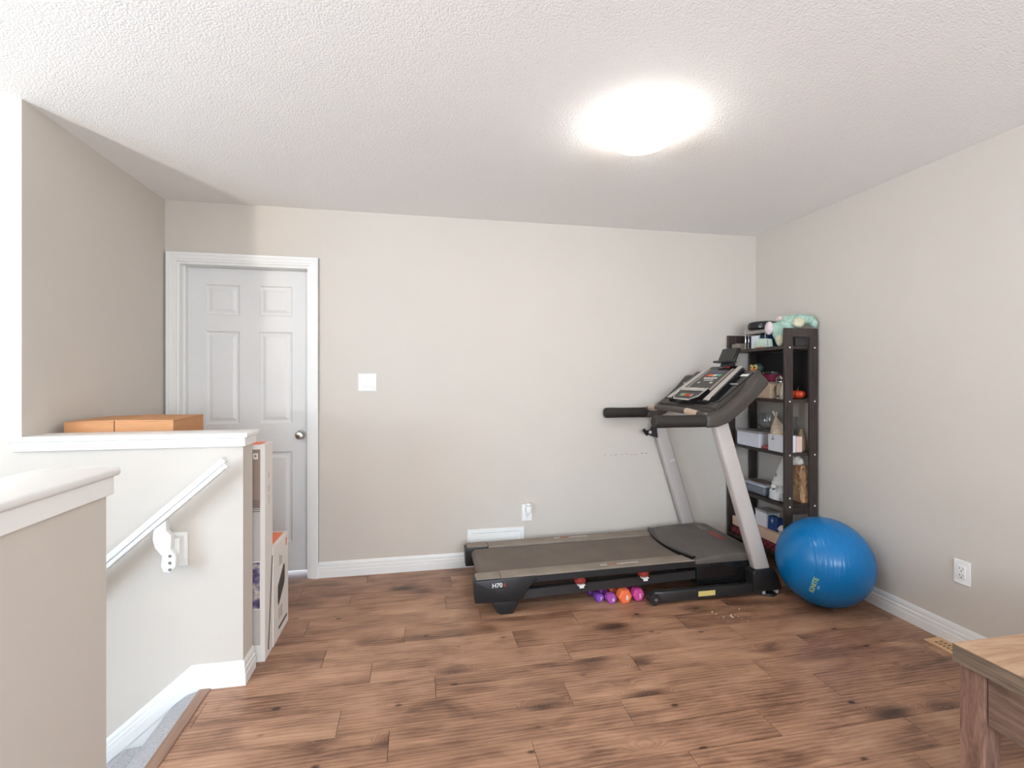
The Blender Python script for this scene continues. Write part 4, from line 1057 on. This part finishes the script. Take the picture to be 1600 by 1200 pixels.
bm = BM(); prism(bm, [(2.945, Z), (3.018, Z), (3.022, Z + .016), (2.99, Z + .028), (2.948, Z + .024)], 2.375, 2.50, 'X', .004, 2); one('red_cloth', bm, mat('coral_cloth', srgb(188, 96, 92), .85, noise=.2, nscale=60), 'folded coral red cloth between the two white boxes', 'cloth')
t = thing('white_gift_box', 'white gift box with tiny emblem carrying the striped cone', 'box', (2.42, 2.865, Z))
obj('box_body', box(BM(), 2.364, 2.455, 2.792, 2.938, Z, Z + .112, .001), M_LAV, t)
bm = BM(); prism(bm, [(2.888, Z + .092), (2.898, Z + .092), (2.893, Z + .106)], 2.3632, 2.364, 'X'); obj('emblem_print', bm, M_DARKP, t)
bm = BM(); prism(bm, [(2.878, Z + .078), (2.908, Z + .078), (2.906, Z + .084), (2.880, Z + .084)], 2.3632, 2.364, 'X'); obj('emblem_print', bm, M_DARKP, t)
def stripe_material():
    m = bpy.data.materials.new('striped_cloth'); m.use_nodes = True
    N = m.node_tree.nodes; L = m.node_tree.links; p = N['Principled BSDF']; p.inputs['Roughness'].default_value = .85
    tc = N.new('ShaderNodeTexCoord'); w = N.new('ShaderNodeTexWave'); w.inputs['Scale'].default_value = 22; w.inputs['Distortion'].default_value = 3
    w.bands_direction = 'DIAGONAL'
    L.new(tc.outputs['Object'], w.inputs['Vector']); cr = N.new('ShaderNodeValToRGB'); e = cr.color_ramp.elements
    e[0].color = srgb(206, 160, 150); e[1].color = srgb(228, 218, 200); k = e.new(.5); k.color = srgb(176, 180, 140)
    L.new(w.outputs['Fac'], cr.inputs[0]); L.new(cr.outputs[0], p.inputs['Base Color']); return m
t = thing('cone_favour', 'striped cloth cone with tied top on the white gift box', 'gift cone', (2.43, 2.89, Z + .112))
bm = BM(); lathe(bm, [(0, 0), (.054, 0), (.056, .010), (.042, .045), (.024, .080), (.010, .106), (.006, .112), (0, .112)], (2.412, 2.885, Z + .1126), 20); 
for v_ in bm.verts: v_.co.y += (v_.co.z - Z - .112) * .35
obj('cone_body', bm, stripe_material(), t)
for dy, dx_ in ((.022, -.004), (-.004, .004), (.034, .006)):
    bm = BM(); tube(bm, [(2.412, 2.922, Z + .220), (2.412 + dx_, 2.922 + dy, Z + .262)], [.003, .009], 6); obj('ribbon', bm, mat('cream_ribbon', srgb(222, 214, 202), .8), t)
t = thing('glass_jar', 'clear glass jar with green moss near the wall on third shelf', 'jar', (2.54, 2.93, Z))
bm = BM(); lathe(bm, [(0, 0), (.034, 0), (.038, .006), (.038, .16), (.030, .18), (.040, .225), (.038, .225), (.028, .18), (.035, .158), (.035, .008), (0, .008)], (2.552, 2.945, Z), 24); obj('jar_glass', bm, M_GLASS, t)
bm = BM(); ellipsoid(bm, (2.552, 2.945, Z + .120), (.030, .030, .020), seg=16); obj('moss', bm, mat('moss', srgb(98, 112, 70), .9, bump=1, bscale=150, bdist=.004), t)
bm = BM(); lathe(bm, [(0, 0), (.030, 0), (.034, .02), (.033, .07), (.020, .11), (.012, .135), (.016, .150), (0, .150)], (2.556, 2.862, Z), 20); one('raffia_bottle', bm, mat('raffia', srgb(140, 122, 92), .85, noise=.25, nscale=70, stretch=(8, 8, 1)), 'brown raffia wrapped bottle behind the ladder frame', 'bottle')
one('pink_box', box(BM(), 2.462, 2.508, 2.796, 2.846, Z, Z + .105, .002), mat('blush_card', srgb(222, 190, 178), .6), 'small blush pink box behind the ladder frame', 'box')

# --- fourth shelf
Z = SZ[3] + .0008
t = thing('plastic_container', 'grey translucent lidded food container on the fourth shelf', 'container', (2.46, 3.10, Z))
bm = BM(); prism(bm, [(2.382, 3.000), (2.545, 3.000), (2.545, 3.235), (2.382, 3.235)], Z, Z + .060, 'Z', .014, 3); obj('tub', bm, mat('smoky_plastic', srgb(128, 132, 140), .3, trans=.15), t)
bm = BM(); prism(bm, [(2.374, 2.992), (2.553, 2.992), (2.553, 3.243), (2.374, 3.243)], Z + .060, Z + .078, 'Z', .007, 3); obj('lid', bm, mat('pale_lid', srgb(178, 184, 192), .3), t)
bm = BM(); box(bm, 2.41, 2.515, 3.03, 3.205, Z + .078, Z + .080); obj('lid_window', bm, mat('brown_contents', srgb(112, 84, 72), .4, noise=.4, nscale=30), t)
gn = thing('gnome_figurine', 'white gnome figurine with tall hat and long beard', 'gnome', (2.42, 2.90, Z))
bm = BM()
for c, r_ in (((2.430, 2.895, Z + .040), (.048, .055, .046)), ((2.425, 2.930, Z + .022), (.028, .026, .022)), ((2.425, 2.862, Z + .022), (.028, .026, .022))): ellipsoid(bm, c, r_, seg=16)
bm = remeshed(bm, .0055)
for v_ in bm.verts: v_.co.z = max(v_.co.z, Z)
obj('gnome_body', bm, mat('white_resin', srgb(226, 228, 228), .55), gn, sharp=180)
bm = BM(); lathe(bm, [(0, .085), (.052, .082), (.056, .090), (.047, .100), (.040, .135), (.028, .185), (.014, .225), (0, .238)], (2.430, 2.892, Z), 24)
for v_ in bm.verts: v_.co.y += -.0 - max(0, v_.co.z - Z - .10) * .18
hat = obj('hat', bm, mat('white_resin', srgb(226, 228, 228), .55), gn)
obj('hat_patch', box(BM(), 2.388, 2.392, 2.888, 2.902, Z + .128, Z + .146), M_GREYP, hat)
bm = BM(); ellipsoid(bm, (2.380, 2.900, Z + .076), (.014, .017, .012), seg=16); obj('nose', bm, M_IVORY, gn)
bm = BM()
for i in range(11):
    f = i / 10 * 2 - 1; y = 2.895 + f * .040
    tube(bm, [(2.392 + .010*f*f, y*.6 + 2.895*.4, Z + .078), (2.378 + .012*f*f, y, Z + .045), (2.374 + .012*f*f, y + f*.008, Z + .006)], [.006, .008, .004], 8)
obj('beard', bm, mat('white_resin', srgb(226, 228, 228), .55), gn)
for ch in list(gn.children) + [hat.children[0]]:
    for v_ in ch.data.vertices: v_.co = Vector((v_.co.x * 1.05, v_.co.y * 1.28, v_.co.z * 1.27))
def crumple(bm, amp, seed):
    rn = random.Random(seed)
    for v_ in bm.verts: v_.co += Vector((rn.uniform(-amp, amp), rn.uniform(-amp, amp), rn.uniform(-amp, amp) * .6))
    return bm
def crumpled_bag(x0, x1, y0, y1, z0, z1, seed, amp):
    bm = BM(); nx, nz = 6, 9; P = []
    per = [(x0 + (x1-x0)*i/nx, y0) for i in range(nx)] + [(x1, y0 + (y1-y0)*i/nx) for i in range(nx)] + [(x1 - (x1-x0)*i/nx, y1) for i in range(nx)] + [(x0, y1 - (y1-y0)*i/nx) for i in range(nx)]
    rn = random.Random(seed); rings = []
    for k in range(nz + 1):
        f = k / nz; s_ = 1 - .18*f; cx_, cy_ = (x0+x1)/2, (y0+y1)/2; a = amp if 0 < k else 0
        rings.append([bm.verts.new((cx_ + (p[0]-cx_)*s_ + rn.uniform(-a, a), cy_ + (p[1]-cy_)*s_*(1 - .35*f) + rn.uniform(-a, a), z0 + (z1-z0)*f + (rn.uniform(-a, a)*.8 if k else 0))) for p in per])
    n = len(per)
    for a, b_ in zip(rings, rings[1:]):
        for i in range(n): bm.faces.new((a[i], a[(i+1) % n], b_[(i+1) % n], b_[i]))
    bm.faces.new(rings[0][::-1]); bm.faces.new(rings[-1])
    return bm
t = thing('paper_bag', 'crumpled brown kraft paper bag behind the ladder frame', 'bag', (2.54, 2.85, Z))
obj('bag_body', crumpled_bag(2.512, 2.580, 2.802, 2.915, Z, Z + .245, 5, .0095), mat('kraft_paper', srgb(170, 132, 98), .8, noise=.1, nscale=14), t, sharp=18)
bm = BM(); ellipsoid(bm, (2.540, 2.885, Z + .268), (.038, .050, .036), seg=16); crumple(bm, .005, 9); obj('tissue_paper', bm, mat('tissue_paper', srgb(222, 212, 204), .85), t, sharp=15)

# --- bottom shelf
Z = SZ[4] + .0008
M_PLAID = mat('red_plaid', srgb(120, 34, 38), .9, noise=.3, nscale=40)
def plaid():
    m = bpy.data.materials.new('plaid_wool'); m.use_nodes = True
    N = m.node_tree.nodes; L = m.node_tree.links; p = N['Principled BSDF']; p.inputs['Roughness'].default_value = .95
    tc = N.new('ShaderNodeTexCoord'); c1 = N.new('ShaderNodeTexChecker'); c1.inputs['Scale'].default_value = 42
    c1.inputs['Color1'].default_value = srgb(140, 34, 44); c1.inputs['Color2'].default_value = srgb(58, 28, 34)
    L.new(tc.outputs['Object'], c1.inputs['Vector']); L.new(c1.outputs['Color'], p.inputs['Base Color']); return m
bm = BM(); prism(bm, [(2.800, Z), (3.340, Z), (3.340, Z + .045), (3.20, Z + .060), (2.95, Z + .058), (2.800, Z + .050)], 2.362, 2.570, 'X', .010, 3); one('plaid_blanket', bm, plaid(), 'folded dark red plaid blanket on the lowest shelf', 'blanket')
one('flat_carton', box(BM(), 2.368, 2.560, 2.830, 3.330, Z + .061, Z + .128, .0015), mat('peach_card', srgb(214, 182, 156), .75), 'flat peach cardboard carton on the plaid blanket', 'box')
ZZ = Z + .1288
t = thing('white_cube_box', 'plain white cube box on the flat carton', 'box', (2.45, 3.06, ZZ))
obj('box_body', box(BM(), 2.402, 2.510, 3.000, 3.115, ZZ, ZZ + .098, .001), M_LAV, t)
obj('lid', box(BM(), 2.399, 2.513, 2.997, 3.118, ZZ + .098, ZZ + .112, .001), mat('grey_lid', srgb(160, 154, 152), .6), t)
M_NAVY = mat('cobalt_paper', srgb(22, 62, 122), .45)
t = thing('blue_gift_bag', 'small cobalt blue gift bag with silver emblem on the flat carton', 'gift bag', (2.43, 2.94, ZZ))
bm = BM(); prism(bm, [(2.402, ZZ), (2.455, ZZ), (2.450, ZZ + .092), (2.408, ZZ + .092)], 2.900, 2.990, 'Y', .001); obj('bag_body', bm, M_NAVY, t)
st_ = [(2.945 + (.013 if i % 2 == 0 else .004)*math.sin(2*math.pi*i/8), ZZ + .066 + (.018 if i % 2 == 0 else .005)*math.cos(2*math.pi*i/8)) for i in range(8)]
bm = BM(); prism(bm, st_, 2.4000, 2.4035, 'X'); obj('emblem_print', bm, M_WHITEP, t)
for y in (2.925, 2.965):
    bm = BM(); tube(bm, [(2.430, y - .010, ZZ + .090), (2.430, y, ZZ + .106), (2.430, y + .010, ZZ + .090)], .0015, 6); obj('handle', bm, M_SILVER, t)
bm = BM(); ellipsoid(bm, (2.420, 2.862, ZZ + .028), (.032, .034, .028), seg=14); crumple(bm, .004, 4)
for v_ in bm.verts: v_.co.z = max(v_.co.z, ZZ)
one('tissue_ball', bm, mat('tissue_paper', srgb(222, 212, 204), .85), 'crumpled white tissue ball beside the blue gift bag', 'tissue', sharp=15)
t = thing('ring_ornament', 'silver ring ornament leaning behind the tissue ball', 'ornament', (2.47, 2.86, ZZ))
bm = BM(); pts = [(2.478, 2.862 + .018*math.cos(2*math.pi*i/20), ZZ + .095 + .018*math.sin(2*math.pi*i/20)) for i in range(21)]; tube(bm, pts, .005, 8, up=(1, 0, 0)); obj('ring', bm, M_SILVER, t)
bm = BM(); tube(bm, [(2.478, 2.862, ZZ), (2.478, 2.862, ZZ + .076)], .006, 8); lathe(bm, [(0, 0), (.022, 0), (.020, .008), (0, .010)], (2.478, 2.862, ZZ), 16); obj('stand', bm, M_GLOSS, t)

# ------------------------------------------------------------------ crumbs on the floor in front of the treadmill
bm = BM(); rn = random.Random(11)
for i in range(14):
    x, y = rn.uniform(1.62, 1.80), rn.uniform(2.33, 2.47); r_ = rn.uniform(.0015, .004)
    ellipsoid(bm, (x, y, r_*.5), (r_*1.4, r_, r_*.5), seg=8)
one('floor_crumbs', bm, M_IVORY, 'tiny white crumbs scattered on the floor by the treadmill', 'crumbs', kind='stuff')
